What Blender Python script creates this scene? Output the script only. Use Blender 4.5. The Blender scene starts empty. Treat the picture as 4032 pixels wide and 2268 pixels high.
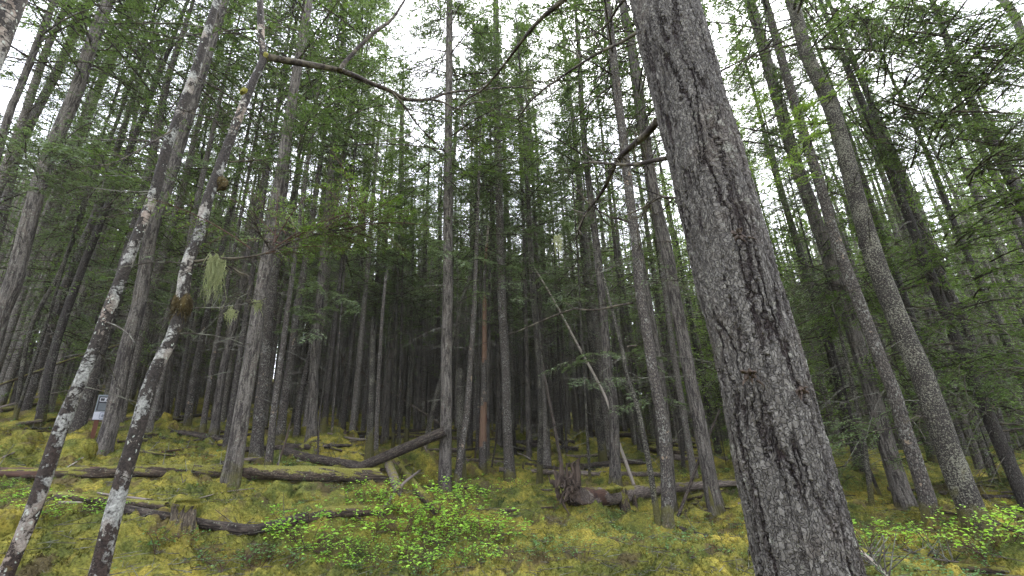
import bpy, math, random
import numpy as np
from mathutils import Vector, Matrix
PI = math.pi
S = bpy.context.scene
C = S.collection

# ------------------------------------------------------------------ camera
EYE = np.array([0.0, 0.0, 1.6])
FPX = 16 / 36 * 4032
PITCH, ROLL = math.radians(20.0), math.radians(2.0)
_f = np.array([0, math.cos(PITCH), math.sin(PITCH)])
_r0 = np.array([1.0, 0, 0]); _u0 = np.array([0, -math.sin(PITCH), math.cos(PITCH)])
_r = math.cos(ROLL) * _r0 - math.sin(ROLL) * _u0
_u = math.sin(ROLL) * _r0 + math.cos(ROLL) * _u0
cam = bpy.data.cameras.new('camera'); cam.lens = 16; cam.sensor_width = 36; cam.clip_end = 600; cam.clip_start = 0.05
camo = bpy.data.objects.new('camera', cam); C.objects.link(camo)
m = Matrix(((_r[0], _u[0], -_f[0], EYE[0]), (_r[1], _u[1], -_f[1], EYE[1]), (_r[2], _u[2], -_f[2], EYE[2]), (0, 0, 0, 1)))
camo.matrix_world = m
S.camera = camo

# ------------------------------------------------------------------ world, sun, exposure
SUN_EL, SUN_AZ = math.radians(58), math.radians(20)      # azimuth measured from +Y towards +X
W = bpy.data.worlds.new('World'); S.world = W; W.use_nodes = True
nt = W.node_tree; nt.nodes.clear()
sky = nt.nodes.new('ShaderNodeTexSky'); sky.sky_type = 'NISHITA'; sky.sun_disc = False
sky.sun_elevation = SUN_EL; sky.sun_rotation = SUN_AZ; sky.dust_density = 3.0; sky.air_density = 1.0
hs = nt.nodes.new('ShaderNodeHueSaturation'); hs.inputs['Saturation'].default_value = 0.22
tc = nt.nodes.new('ShaderNodeTexCoord'); nz = nt.nodes.new('ShaderNodeTexNoise'); nz.inputs['Scale'].default_value = 2.6; nz.inputs['Detail'].default_value = 5
rp = nt.nodes.new('ShaderNodeValToRGB'); rp.color_ramp.elements[0].position = 0.38; rp.color_ramp.elements[0].color = (0.25, 0.25, 0.25, 1); rp.color_ramp.elements[1].position = 0.62; rp.color_ramp.elements[1].color = (0.95, 0.95, 0.95, 1)
mx = nt.nodes.new('ShaderNodeMix'); mx.data_type = 'RGBA'; mx.inputs[7].default_value = (8.2, 8.5, 9.9, 1)   # cloud cover
bg = nt.nodes.new('ShaderNodeBackground'); bg.inputs['Strength'].default_value = 0.13
out = nt.nodes.new('ShaderNodeOutputWorld')
L = nt.links
L.new(tc.outputs['Generated'], nz.inputs['Vector']); L.new(nz.outputs['Fac'], rp.inputs['Fac'])
L.new(sky.outputs['Color'], hs.inputs['Color']); L.new(hs.outputs['Color'], mx.inputs[6]); L.new(rp.outputs['Color'], mx.inputs[0])
L.new(mx.outputs[2], bg.inputs['Color']); L.new(bg.outputs['Background'], out.inputs['Surface'])
sl = bpy.data.lights.new('sun', 'SUN'); sl.energy = 1.5; sl.angle = math.radians(25); sl.color = (1.0, 0.97, 0.92)
so = bpy.data.objects.new('sun', sl); C.objects.link(so)
sd = Vector((math.sin(SUN_AZ) * math.cos(SUN_EL), math.cos(SUN_AZ) * math.cos(SUN_EL), math.sin(SUN_EL)))
so.rotation_euler = sd.to_track_quat('Z', 'Y').to_euler(); so.location = (0, 0, 60)
S.view_settings.view_transform = 'Standard'; S.view_settings.look = 'None'; S.view_settings.gamma = 1
S.view_settings.exposure = 2.3
S.render.engine = 'CYCLES'
S.cycles.max_bounces = 6; S.cycles.diffuse_bounces = 4; S.cycles.glossy_bounces = 1; S.cycles.transmission_bounces = 3; S.cycles.transparent_max_bounces = 4; S.cycles.caustics_reflective = False; S.cycles.caustics_refractive = False

rnd = random.Random(11)
ORD = ['first', 'second', 'third', 'fourth', 'fifth', 'sixth', 'seventh', 'eighth', 'ninth', 'tenth', 'eleventh', 'twelfth', 'thirteenth', 'fourteenth', 'fifteenth', 'sixteenth', 'seventeenth', 'eighteenth', 'nineteenth', 'twentieth', 'twenty-first', 'twenty-second', 'twenty-third', 'twenty-fourth', 'twenty-fifth', 'twenty-sixth', 'twenty-seventh', 'twenty-eighth', 'twenty-ninth', 'thirtieth']
NP = np.random.default_rng(7)

# ------------------------------------------------------------------ noise and terrain
def _hash(ix, iy, seed):
    h = (ix.astype(np.int64) * 374761393 + iy.astype(np.int64) * 668265263 + seed * 1274126177) & 0xffffffff
    h = ((h ^ (h >> 13)) * 1274126177) & 0xffffffff
    h = h ^ (h >> 16)
    return (h & 0xffff) / 32767.5 - 1.0
def noise(x, y, seed=0):
    x = np.asarray(x, float); y = np.asarray(y, float)
    ix = np.floor(x); iy = np.floor(y); fx = x - ix; fy = y - iy
    u = fx * fx * fx * (fx * (fx * 6 - 15) + 10); v = fy * fy * fy * (fy * (fy * 6 - 15) + 10)
    a = _hash(ix, iy, seed); b = _hash(ix + 1, iy, seed); c = _hash(ix, iy + 1, seed); d = _hash(ix + 1, iy + 1, seed)
    return (a * (1 - u) + b * u) * (1 - v) + (c * (1 - u) + d * u) * v
def ray(px, py):
    return _f + (px - 2016) / FPX * _r - (py - 1134) / FPX * _u

# terrain anchors: metres (x, y, z) read off where trunks of likely girth meet the moss
_an = []
def _a(px, py, w, D):
    v = ray(px, py); t = D * 0.8 * FPX / w; p = EYE + v * t; _an.append(tuple(p))
for q in [(395,1797,76,.46),(908,1889,70,.42),(1006,1812,50,.38),(1055,1837,33,.28),(1226,1725,41,.42),(1100,1732,38,.38),(842,1707,37,.40),
          (737,1675,34,.40),(157,1664,40,.42),(1516,1739,29,.38),(1453,1795,31,.36),(1750,1935,49,.40),(2009,1889,38,.36),(1900,1854,32,.34),
          (2124,1893,23,.24),(2156,1795,27,.36),(2425,1905,42,.40),(2630,2066,50,.36),(2822,2017,64,.45),(3432,1999,28,.2),(3582,2011,64,.44),
          (3672,2023,56,.42),(3876,2119,108,.5),(4032,1969,62,.46)]: _a(*q)
_an += [(0,0,0),(-4,0,0.1),(4,0,-0.05),(0,-8,-.3),(-10,-6,.5),(10,-6,-.3),(0,3,0),(-3.5,4.5,.25),(3,4,0),(0,5.5,0),(-2,7,.1),(2.5,7.5,.02),(-10,4,1.0),(-7,6,.75),(8,4,-.2),
        (0,35,3.3),(0,60,6.5),(-12,38,5.0),(-30,30,6.5),(-50,50,11),(-25,12,4.4),(12,32,1.6),(26,26,.6),(40,50,2.8),(25,8,-.6),(-40,10,7),(14,60,5.2),(0,110,13),(-90,80,20),(90,80,6),(0,-60,0),(-60,-40,4),(60,-40,-2),(140,0,0),(-140,0,14),(0,160,20),(-120,150,28),(120,150,14)]
_an = np.array(_an)
_mean = lambda x, y: 0.05 + 0.055 * y - 0.05 * x
_LS = 9.0
def _kern(ax, ay, bx, by):
    d = np.hypot(ax[:, None] - bx[None], ay[:, None] - by[None])
    s = _LS + 0.35 * (np.hypot(ax, ay)[:, None] + np.hypot(bx, by)[None]) * .5
    return np.exp(-(d / s) ** 1.6)
# inverse-distance smoothing of residuals (stable, no ringing)
_res = _an[:, 2] - _mean(_an[:, 0], _an[:, 1])
_sc = 1.2 + 0.11 * np.hypot(_an[:, 0], _an[:, 1])
def _base(x, y):
    x = np.asarray(x, float); y = np.asarray(y, float); sh = x.shape
    x = x.ravel(); y = y.ravel(); o = np.empty_like(x)
    for i in range(0, len(x), 60000):
        xx = x[i:i + 60000, None]; yy = y[i:i + 60000, None]
        d2 = ((xx - _an[None, :, 0]) ** 2 + (yy - _an[None, :, 1]) ** 2) / (_sc[None] ** 2)
        w = 1 / (0.6 + d2) ** 1.7
        o[i:i + 60000] = (w * _res[None]).sum(1) / w.sum(1)
    return (o + _mean(x, y)).reshape(sh)
def ground(x, y):
    x = np.asarray(x, float); y = np.asarray(y, float)
    d = np.hypot(x, y); a = np.clip(d / 9, .35, 1.5)
    return (_base(x, y) + a * (0.18 * noise(x * .33 + 5, y * .33, 1) + 0.15 * noise(x * .8, y * .8 + 3, 2) + 0.10 * noise(x * 1.9, y * 1.9, 3)))
def gz(x, y): return float(ground(np.array([x]), np.array([y]))[0])
def hit(px, py, lift=0.0):
    """where the line of sight through a place in the photo meets the forest floor"""
    v = ray(px, py); t = np.geomspace(2.0, 130, 900)
    P = EYE[None] + v[None] * t[:, None]
    k = P[:, 2] - lift - ground(P[:, 0], P[:, 1])
    i = np.argmax(k < 0)
    if k[i] >= 0: i = 500
    if i > 0 and k[i] < 0:
        f = k[i - 1] / (k[i - 1] - k[i]); return P[i - 1] * (1 - f) + P[i] * f
    return P[i]
def at_dist(px, py, d, az):
    """point on the sight line whose distance along ground direction az is d"""
    v = ray(px, py); t = d / (v[0] * az[0] + v[1] * az[1]); return EYE + v * t

# ------------------------------------------------------------------ tagging, meshes
def tag(o, label=None, cat=None, group=None, kind=None):
    if label: o['label'] = label
    if cat: o['category'] = cat
    if group: o['group'] = group
    if kind: o['kind'] = kind
    return o
def empty(name, loc, label, cat, group=None):
    o = bpy.data.objects.new(name, None); C.objects.link(o); o.location = [float(q) for q in loc]; o.empty_display_size = .3
    return tag(o, label, cat, group)
def mesh_np(name, V, quads=None, tris=None, mats=(), qm=None, tm=None, smooth=False, attrs=None):
    me = bpy.data.meshes.new(name)
    V = np.asarray(V, np.float32)
    quads = np.zeros((0, 4), np.int32) if quads is None else np.asarray(quads, np.int32).reshape(-1, 4)
    tris = np.zeros((0, 3), np.int32) if tris is None else np.asarray(tris, np.int32).reshape(-1, 3)
    nq, n3 = len(quads), len(tris)
    me.vertices.add(len(V)); me.vertices.foreach_set('co', V.ravel())
    me.loops.add(nq * 4 + n3 * 3); me.loops.foreach_set('vertex_index', np.concatenate([quads.ravel(), tris.ravel()]).astype(np.int32))
    me.polygons.add(nq + n3)
    me.polygons.foreach_set('loop_start', np.concatenate([np.arange(nq) * 4, nq * 4 + np.arange(n3) * 3]).astype(np.int32))
    me.polygons.foreach_set('loop_total', np.concatenate([np.full(nq, 4), np.full(n3, 3)]).astype(np.int32))
    mi = np.concatenate([np.zeros(nq) if qm is None else qm, np.zeros(n3) if tm is None else tm]).astype(np.int32)
    me.polygons.foreach_set('material_index', mi)
    me.polygons.foreach_set('use_smooth', np.full(nq + n3, smooth))
    for mt in mats: me.materials.append(mt)
    for k, a in (attrs or {}).items():
        at = me.attributes.new(k, 'FLOAT_VECTOR', 'POINT'); at.data.foreach_set('vector', np.asarray(a, np.float32).ravel())
    me.update(calc_edges=True)
    return me
def link(name, me, parent=None, loc=None):
    o = bpy.data.objects.new(name, me); C.objects.link(o)
    if parent is not None: o.parent = parent
    if loc is not None: o.location = [float(q) for q in loc]
    return o
class MB:
    """collects pieces as numpy blocks, then becomes one mesh"""
    def __init__(s): s.V = []; s.Q = []; s.T = []; s.qm = []; s.tm = []; s.A = []; s.n = 0
    def add(s, V, Q=None, T=None, mi=0, bk=None):
        V = np.asarray(V, float).reshape(-1, 3)
        if Q is not None and len(Q): Q = np.asarray(Q).reshape(-1, 4) + s.n; s.Q.append(Q); s.qm.append(np.full(len(Q), mi) if np.isscalar(mi) else np.asarray(mi))
        if T is not None and len(T): T = np.asarray(T).reshape(-1, 3) + s.n; s.T.append(T); s.tm.append(np.full(len(T), mi if np.isscalar(mi) else 0))
        s.V.append(V); s.A.append(V if bk is None else bk); s.n += len(V)
    def mesh(s, name, mats, smooth=True, off=None):
        V = np.concatenate(s.V); 
        if off is not None: V = V - np.asarray(off)[None]
        cat = lambda L, k: np.concatenate(L) if L else None
        return mesh_np(name, V, cat(s.Q, 4), cat(s.T, 3), mats, cat(s.qm, 0), cat(s.tm, 0), smooth, {'bk': np.concatenate(s.A)})
def catmull(P, n):
    P = np.asarray(P, float)
    if len(P) == 2: P = np.array([P[0], P[0] * .67 + P[1] * .33, P[0] * .33 + P[1] * .67, P[1]])
    E = np.vstack([2 * P[0] - P[1], P, 2 * P[-1] - P[-2]])
    seg = np.linalg.norm(np.diff(P[:, :3], axis=0), axis=1); cs = np.concatenate([[0], np.cumsum(seg)])
    s = np.linspace(0, cs[-1], n); i = np.clip(np.searchsorted(cs, s, 'right') - 1, 0, len(seg) - 1)
    t = ((s - cs[i]) / np.maximum(seg[i], 1e-9))[:, None]
    a, b, c, d = E[i], E[i + 1], E[i + 2], E[i + 3]
    return 0.5 * (2 * b + (c - a) * t + (2 * a - 5 * b + 4 * c - d) * t * t + (3 * b - a - 3 * c + d) * t ** 3)
def tube(mb, P, R, ns=8, nr=12, mi=0, flare=0.0, lump=0.0, seed=0, cap=True, jag=0.0, bkoff=0.0, mifn=None, exact=False, ridge=0.0):
    """tapered tube through points P (k,3) with radii R (k)"""
    P = np.asarray(P, float); R = np.asarray(R, float)
    X = np.hstack([P, R[:, None]])
    X = X if exact else catmull(X, nr); nr = len(X)
    c = X[:, :3]; r = np.maximum(X[:, 3], 1e-4)
    t = np.gradient(c, axis=0); t /= np.linalg.norm(t, axis=1)[:, None] + 1e-12
    up = np.array([0, 1.0, 0]) if abs(t[0][1]) < .8 else np.array([1.0, 0, 0])
    a = np.cross(t, up); a /= np.linalg.norm(a, axis=1)[:, None]
    b = np.cross(t, a)
    th = np.arange(ns) * 2 * PI / ns
    ln = np.concatenate([[0], np.cumsum(np.linalg.norm(np.diff(c, axis=0), axis=1))])
    rr = np.repeat(r[:, None], ns, 1)
    if flare:
        lobes = 1 + .45 * np.cos(th * 3 + seed) + .35 * np.cos(th * 5 + 2.1 * seed)
        rr = rr * (1 + flare * np.exp(-ln / (2.2 * r[0] + .05))[:, None] * lobes[None])
    if lump:
        rr = rr * (1 + lump * noise(np.cos(th)[None] * 1.3 + ln[:, None] * 2.2 + seed, np.sin(th)[None] * 1.3 + ln[:, None] * 1.1 + seed * 3.3, 5)
                   + .5 * lump * noise(np.cos(th)[None] * 3 + ln[:, None] * 6 + seed, np.sin(th)[None] * 3 + seed * 1.3, 6))
    if ridge:
        rr = rr * (1 + ridge * noise(th[None] * ns / 4.0 + 0 * ln[:, None], ln[:, None] * 3.0 + seed, 8))
    cc = np.repeat(c[:, None], ns, 1)
    if jag:
        e = np.zeros((nr, ns)); j = jag * (0.2 + np.abs(noise(th * 2.3 + seed, th * 0 + seed, 9)) * 1.6)
        e[-1] = j; cc = cc + e[:, :, None] * t[:, None, :]
    V = cc + rr[:, :, None] * (np.cos(th)[None, :, None] * a[:, None] + np.sin(th)[None, :, None] * b[:, None])
    bk = np.stack([np.cos(th)[None] * rr, np.sin(th)[None] * rr, np.repeat(ln[:, None] + bkoff, ns, 1)], -1)
    i = np.arange(nr - 1)[:, None] * ns; j = np.arange(ns)[None]
    Q = np.stack([i + j, i + (j + 1) % ns, i + ns + (j + 1) % ns, i + ns + j], -1).reshape(-1, 4)
    V = V.reshape(-1, 3); bk = bk.reshape(-1, 3); T = None
    m_ = mi
    if mifn is not None:
        lq = np.repeat((ln[:-1] + ln[1:]) / 2, ns); tq = np.tile(th, nr - 1); m_ = mifn(lq, tq)
    mb.add(V, Q, None, m_, bk)
    if cap:
        base = mb.n; e = V[-ns:]; ctr = e.mean(0) - t[-1] * (jag * .6)
        s_ = V[:ns]; c0 = s_.mean(0)
        k = np.arange(ns)
        mb.add(np.vstack([e, ctr, s_, c0]), None, np.vstack([np.stack([k, (k + 1) % ns, np.full(ns, ns)], 1), np.stack([ns + 1 + (k + 1) % ns, ns + 1 + k, np.full(ns, 2 * ns + 1)], 1)]),
               (mi if np.isscalar(mi) else 0), np.vstack([bk[-ns:], bk[-ns:].mean(0), bk[:ns], bk[:ns].mean(0)]))
    return c, r, ln

# ------------------------------------------------------------------ materials
def nodes(name):
    mt = bpy.data.materials.new(name); mt.use_nodes = True; n = mt.node_tree.nodes; n.clear()
    o = n.new('ShaderNodeOutputMaterial'); b = n.new('ShaderNodeBsdfPrincipled'); b.inputs['Roughness'].default_value = .85
    b.inputs['Specular IOR Level'].default_value = .25
    mt.node_tree.links.new(b.outputs[0], o.inputs[0])
    return mt, n, mt.node_tree.links, b, o
def N(n, typ, **k):
    x = n.new('ShaderNode' + typ)
    for a, v in k.items():
        if hasattr(x, a): setattr(x, a, v)
        else: x.inputs[a].default_value = v
    return x
def ramp(n, stops, interp='LINEAR'):
    x = n.new('ShaderNodeValToRGB'); e = x.color_ramp; e.interpolation = interp
    while len(e.elements) > 1: e.elements.remove(e.elements[-1])
    e.elements[0].position = stops[0][0]; c = stops[0][1]; e.elements[0].color = (*c, 1) if len(c) == 3 else c
    for p, c in stops[1:]:
        q = e.elements.new(p); q.color = (*c, 1) if len(c) == 3 else c
    return x
def mixc(n, l, fac, a, b, mode='MIX'):
    x = n.new('ShaderNodeMix'); x.data_type = 'RGBA'; x.blend_type = mode
    for i, v in ((0, fac), (6, a), (7, b)):
        if isinstance(v, bpy.types.NodeSocket): l.new(v, x.inputs[i])
        else: x.inputs[i].default_value = v if i == 0 else (*v, 1)
    return x.outputs[2]
def g(v): return (v, v, v)
def mathn(n, l, op, a, b=0.0, clamp=False):
    x = n.new('ShaderNodeMath'); x.operation = op; x.use_clamp = clamp
    for i, v in ((0, a), (1, b)):
        if isinstance(v, bpy.types.NodeSocket): l.new(v, x.inputs[i])
        else: x.inputs[i].default_value = v
    return x.outputs[0]

def bark_vec(n, l, sz, dist=.5, dscale=6):
    at = N(n, 'Attribute', attribute_name='bk'); oi = N(n, 'ObjectInfo')
    ad = N(n, 'VectorMath', operation='ADD'); sc = N(n, 'VectorMath', operation='SCALE'); 
    cb = N(n, 'CombineXYZ'); l.new(oi.outputs['Random'], cb.inputs[2]); l.new(cb.outputs[0], sc.inputs[0]); sc.inputs['Scale'].default_value = 37
    l.new(at.outputs['Vector'], ad.inputs[0]); l.new(sc.outputs[0], ad.inputs[1])
    nz = N(n, 'TexNoise', Scale=dscale, Detail=3.0); l.new(ad.outputs[0], nz.inputs['Vector'])
    sb = N(n, 'VectorMath', operation='SUBTRACT'); l.new(nz.outputs['Color'], sb.inputs[0]); sb.inputs[1].default_value = (.5, .5, .5)
    s2 = N(n, 'VectorMath', operation='SCALE'); l.new(sb.outputs[0], s2.inputs[0]); s2.inputs['Scale'].default_value = dist
    a2 = N(n, 'VectorMath', operation='ADD'); l.new(ad.outputs[0], a2.inputs[0]); l.new(s2.outputs[0], a2.inputs[1])
    mp = N(n, 'Mapping'); mp.inputs['Scale'].default_value = sz; l.new(a2.outputs[0], mp.inputs['Vector'])
    return mp.outputs[0], ad.outputs[0], at.outputs['Vector'], oi.outputs['Random']

def mat_bark(name, crack, lo, hi, lichen, lic_amt=.58, lic_scale=26, sc=34, zs=.28, moss_base=0.0, bump=.9, bdist=.012, disp=0.0, crack_w=.09, spot2=None):
    mt, n, l, b, o = nodes(name)
    v, raw, bk, rn = bark_vec(n, l, (1, 1, zs), .035, 9)
    vo = N(n, 'TexVoronoi', feature='DISTANCE_TO_EDGE', Scale=float(sc)); l.new(v, vo.inputs['Vector'])
    vf = N(n, 'TexVoronoi', feature='F1', Scale=float(sc)); l.new(v, vf.inputs['Vector'])
    n1 = N(n, 'TexNoise', Scale=sc * 2.2, Detail=4.0, Roughness=.65); l.new(v, n1.inputs['Vector'])
    edge = ramp(n, [(0, g(0)), (crack_w, g(.35)), (crack_w * 3, g(.85)), (.5, g(1))]); l.new(vo.outputs['Distance'], edge.inputs[0])
    wide = N(n, 'TexNoise', Scale=3.2, Detail=3.0); l.new(raw, wide.inputs['Vector'])
    plate = mixc(n, l, vf.outputs['Color'], lo, hi)
    pl2 = mixc(n, l, n1.outputs['Fac'], mixc(n, l, .65, plate, lo), mixc(n, l, .6, plate, hi))
    col = mixc(n, l, edge.outputs[0], crack, pl2)
    # crusty lichen
    ln = N(n, 'TexNoise', Scale=float(lic_scale), Detail=5.0, Roughness=.7); l.new(raw, ln.inputs['Vector'])
    l2 = mathn(n, l, 'ADD', ln.outputs['Fac'], mathn(n, l, 'MULTIPLY', mathn(n, l, 'SUBTRACT', wide.outputs['Fac'], .5), .3))
    lm = ramp(n, [(lic_amt, g(0)), (lic_amt + .035, g(1))]); l.new(l2, lm.inputs[0])
    lcol = mixc(n, l, n1.outputs['Fac'], tuple(c * .55 for c in lichen), lichen)
    col = mixc(n, l, mathn(n, l, 'MULTIPLY', lm.outputs[0], .85), col, lcol)
    if spot2:
        l3 = ramp(n, [(spot2[0], g(0)), (spot2[0] + .02, g(1))]); n3 = N(n, 'TexNoise', Scale=spot2[1], Detail=4.0, Roughness=.6)
        mp = N(n, 'Mapping'); mp.inputs['Location'].default_value = (3, 7, 1); l.new(raw, mp.inputs['Vector']); l.new(mp.outputs[0], n3.inputs['Vector']); l.new(n3.outputs['Fac'], l3.inputs[0])
        col = mixc(n, l, l3.outputs[0], col, spot2[2])
    if moss_base:
        sx = N(n, 'SeparateXYZ'); l.new(bk, sx.inputs[0])
        h = mathn(n, l, 'ADD', mathn(n, l, 'MULTIPLY', sx.outputs[2], -1.0 / moss_base), mathn(n, l, 'MULTIPLY', wide.outputs['Fac'], 1.5))
        h2 = ramp(n, [(.1, g(0)), (.32, g(1))]); l.new(h, h2.inputs[0])
        mm = mathn(n, l, 'MULTIPLY', h2.outputs[0], mathn(n, l, 'ADD', n1.outputs['Fac'], .25, True))
        col = mixc(n, l, mm, col, (.085, .08, .018))
    # per-tree tone
    tone = N(n, 'MapRange'); l.new(rn, tone.inputs[0]); tone.inputs[3].default_value = .78; tone.inputs[4].default_value = 1.18
    cb = N(n, 'CombineColor'); [l.new(tone.outputs[0], cb.inputs[i]) for i in range(3)]
    col = mixc(n, l, 1.0, col, cb.outputs[0], 'MULTIPLY')
    l.new(col, b.inputs['Base Color'])
    hgt = mathn(n, l, 'ADD', mathn(n, l, 'MULTIPLY', edge.outputs[0], .7), mathn(n, l, 'MULTIPLY', n1.outputs['Fac'], .45))
    hgt = mathn(n, l, 'ADD', hgt, mathn(n, l, 'MULTIPLY', lm.outputs[0], .2))
    bp = N(n, 'Bump', Strength=bump, Distance=bdist); l.new(hgt, bp.inputs['Height']); l.new(bp.outputs[0], b.inputs['Normal'])
    if disp:
        dn = N(n, 'Displacement', Scale=disp, Midlevel=.6); l.new(mathn(n, l, 'ADD', hgt, mathn(n, l, 'MULTIPLY', wide.outputs['Fac'], .5)), dn.inputs['Height']); l.new(dn.outputs[0], o.inputs['Displacement'])
        mt.displacement_method = 'BOTH'
    return mt
def mat_furrow(name, crack, lo, mid, hi, lichen, fs=15, zs=.13, amp=.06, moss_base=0.0, bdist=.012, disp=0.0, fw=.055, rust=(.09, .065, .048)):
    mt, n, l, b, o = nodes(name)
    v0, raw, bk, rn = bark_vec(n, l, (1, 1, 1), amp, 7)
    d2 = N(n, 'TexNoise', Scale=38.0, Detail=2.0); l.new(raw, d2.inputs['Vector'])
    sb = N(n, 'VectorMath', operation='SUBTRACT'); l.new(d2.outputs['Color'], sb.inputs[0]); sb.inputs[1].default_value = (.5, .5, .5)
    s2 = N(n, 'VectorMath', operation='SCALE'); l.new(sb.outputs[0], s2.inputs[0]); s2.inputs['Scale'].default_value = .030
    a2 = N(n, 'VectorMath', operation='ADD'); l.new(v0, a2.inputs[0]); l.new(s2.outputs[0], a2.inputs[1])
    mf = N(n, 'Mapping'); mf.inputs['Scale'].default_value = (1, 1, zs); l.new(a2.outputs[0], mf.inputs[0])
    mp = N(n, 'Mapping'); mp.inputs['Scale'].default_value = (1, 1, .27); l.new(a2.outputs[0], mp.inputs[0])
    nf = N(n, 'TexNoise', Scale=float(fs), Detail=1.5, Roughness=.5); l.new(mf.outputs[0], nf.inputs['Vector'])
    gate = N(n, 'TexNoise', Scale=9.0, Detail=2.0); l.new(mp.outputs[0], gate.inputs['Vector'])
    dist = mathn(n, l, 'ABSOLUTE', mathn(n, l, 'SUBTRACT', nf.outputs['Fac'], .5))
    dist = mathn(n, l, 'ADD', dist, mathn(n, l, 'MULTIPLY', mathn(n, l, 'SUBTRACT', gate.outputs['Fac'], .43, True), .25))
    fur = ramp(n, [(0, g(0)), (fw * .5, g(.25)), (fw * 1.4, g(.8)), (fw * 2.6, g(1))]); l.new(dist, fur.inputs[0])
    vf = N(n, 'TexVoronoi', feature='F1', Scale=fs * 5.5); l.new(mp.outputs[0], vf.inputs['Vector'])
    ve = N(n, 'TexVoronoi', feature='DISTANCE_TO_EDGE', Scale=fs * 5.5); l.new(mp.outputs[0], ve.inputs['Vector'])
    er = ramp(n, [(0, g(.55)), (.12, g(1))]); l.new(ve.outputs['Distance'], er.inputs[0])
    n1 = N(n, 'TexNoise', Scale=110.0, Detail=4.0, Roughness=.7); l.new(mp.outputs[0], n1.inputs['Vector'])
    wide = N(n, 'TexNoise', Scale=3.2, Detail=4.0); l.new(raw, wide.inputs['Vector'])
    cs = N(n, 'SeparateColor'); l.new(vf.outputs['Color'], cs.inputs[0])
    tone = mathn(n, l, 'ADD', mathn(n, l, 'MULTIPLY', cs.outputs[0], .38), mathn(n, l, 'MULTIPLY', n1.outputs['Fac'], .68))
    rt = ramp(n, [(.2, lo), (.5, mid), (.85, hi)]); l.new(tone, rt.inputs[0])
    col = mixc(n, l, 1.0, rt.outputs[0], er.outputs[0], 'MULTIPLY')
    rr = ramp(n, [(.52, g(0)), (.62, g(.55))]); l.new(wide.outputs['Fac'], rr.inputs[0]); col = mixc(n, l, rr.outputs[0], col, mixc(n, l, .5, col, rust))
    ln = N(n, 'TexNoise', Scale=17.0, Detail=6.0, Roughness=.75); l.new(raw, ln.inputs['Vector'])
    l2 = mathn(n, l, 'ADD', ln.outputs['Fac'], mathn(n, l, 'MULTIPLY', mathn(n, l, 'SUBTRACT', wide.outputs['Fac'], .5), .5))
    lm = ramp(n, [(.60, g(0)), (.66, g(.8))]); l.new(l2, lm.inputs[0]); col = mixc(n, l, lm.outputs[0], col, mixc(n, l, n1.outputs['Fac'], tuple(c * .5 for c in lichen), lichen))
    col = mixc(n, l, fur.outputs[0], crack, col)
    if moss_base:
        sx = N(n, 'SeparateXYZ'); l.new(bk, sx.inputs[0])
        h = mathn(n, l, 'ADD', mathn(n, l, 'MULTIPLY', sx.outputs[2], -1.0 / moss_base), mathn(n, l, 'MULTIPLY', wide.outputs['Fac'], 1.5))
        h2 = ramp(n, [(.1, g(0)), (.45, g(1))]); l.new(h, h2.inputs[0])
        col = mixc(n, l, mathn(n, l, 'MULTIPLY', h2.outputs[0], mathn(n, l, 'ADD', n1.outputs['Fac'], .1, True)), col, (.085, .08, .018))
    tn = N(n, 'MapRange'); l.new(rn, tn.inputs[0]); tn.inputs[3].default_value = .8; tn.inputs[4].default_value = 1.15
    cb = N(n, 'CombineColor'); [l.new(tn.outputs[0], cb.inputs[i]) for i in range(3)]
    col = mixc(n, l, 1.0, col, cb.outputs[0], 'MULTIPLY'); l.new(col, b.inputs['Base Color'])
    hg = mathn(n, l, 'ADD', mathn(n, l, 'MULTIPLY', fur.outputs[0], .8), mathn(n, l, 'ADD', mathn(n, l, 'MULTIPLY', er.outputs[0], .25), mathn(n, l, 'MULTIPLY', n1.outputs['Fac'], .35)))
    hg = mathn(n, l, 'ADD', hg, mathn(n, l, 'MULTIPLY', cs.outputs[1], .35))
    bp = N(n, 'Bump', Strength=1.0, Distance=bdist); l.new(hg, bp.inputs['Height']); l.new(bp.outputs[0], b.inputs['Normal'])
    if disp:
        dn = N(n, 'Displacement', Scale=disp, Midlevel=.9); l.new(mathn(n, l, 'ADD', hg, mathn(n, l, 'MULTIPLY', wide.outputs['Fac'], .6)), dn.inputs['Height']); l.new(dn.outputs[0], o.inputs['Displacement'])
        mt.displacement_method = 'BOTH'
    return mt
M = {}
M['big'] = mat_furrow('furrowed_fir_bark', (.022, .014, .013), (.050, .045, .039), (.108, .100, .088), (.20, .19, .168), (.36, .36, .30), 20, .085, .06, 0, .012, .015, .042)
M['fir'] = mat_furrow('grey_conifer_bark', (.016, .013, .011), (.052, .047, .040), (.118, .106, .090), (.21, .196, .164), (.25, .26, .205), 17, .10, .06, .7, .014, 0.0, .07, (.08, .055, .04))
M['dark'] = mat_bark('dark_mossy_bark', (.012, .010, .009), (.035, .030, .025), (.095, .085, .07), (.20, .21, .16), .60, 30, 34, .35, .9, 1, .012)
M['lit_bark'] = mat_bark('lit_grey_far_bark', (.045, .038, .032), (.145, .130, .110), (.28, .26, .22), (.33, .34, .29), .59, 20, 30, .3, .8, 1, .012)  # bark colour raised so the trunks behind look better lit
M['crust'] = mat_bark('lichen_crusted_bark', (.008, .007, .006), (.03, .025, .02), (.085, .075, .06), (.225, .22, .165), .52, 42, 40, .6, 1.3, 1, .022)
M['mottle'] = mat_bark('mottled_bark', (.014, .012, .010), (.060, .052, .044), (.17, .15, .125), (.27, .275, .235), .575, 24, 34, .4, .7, 1, .015, spot2=(.66, 6.0, (.22, .17, .12)))

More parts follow.
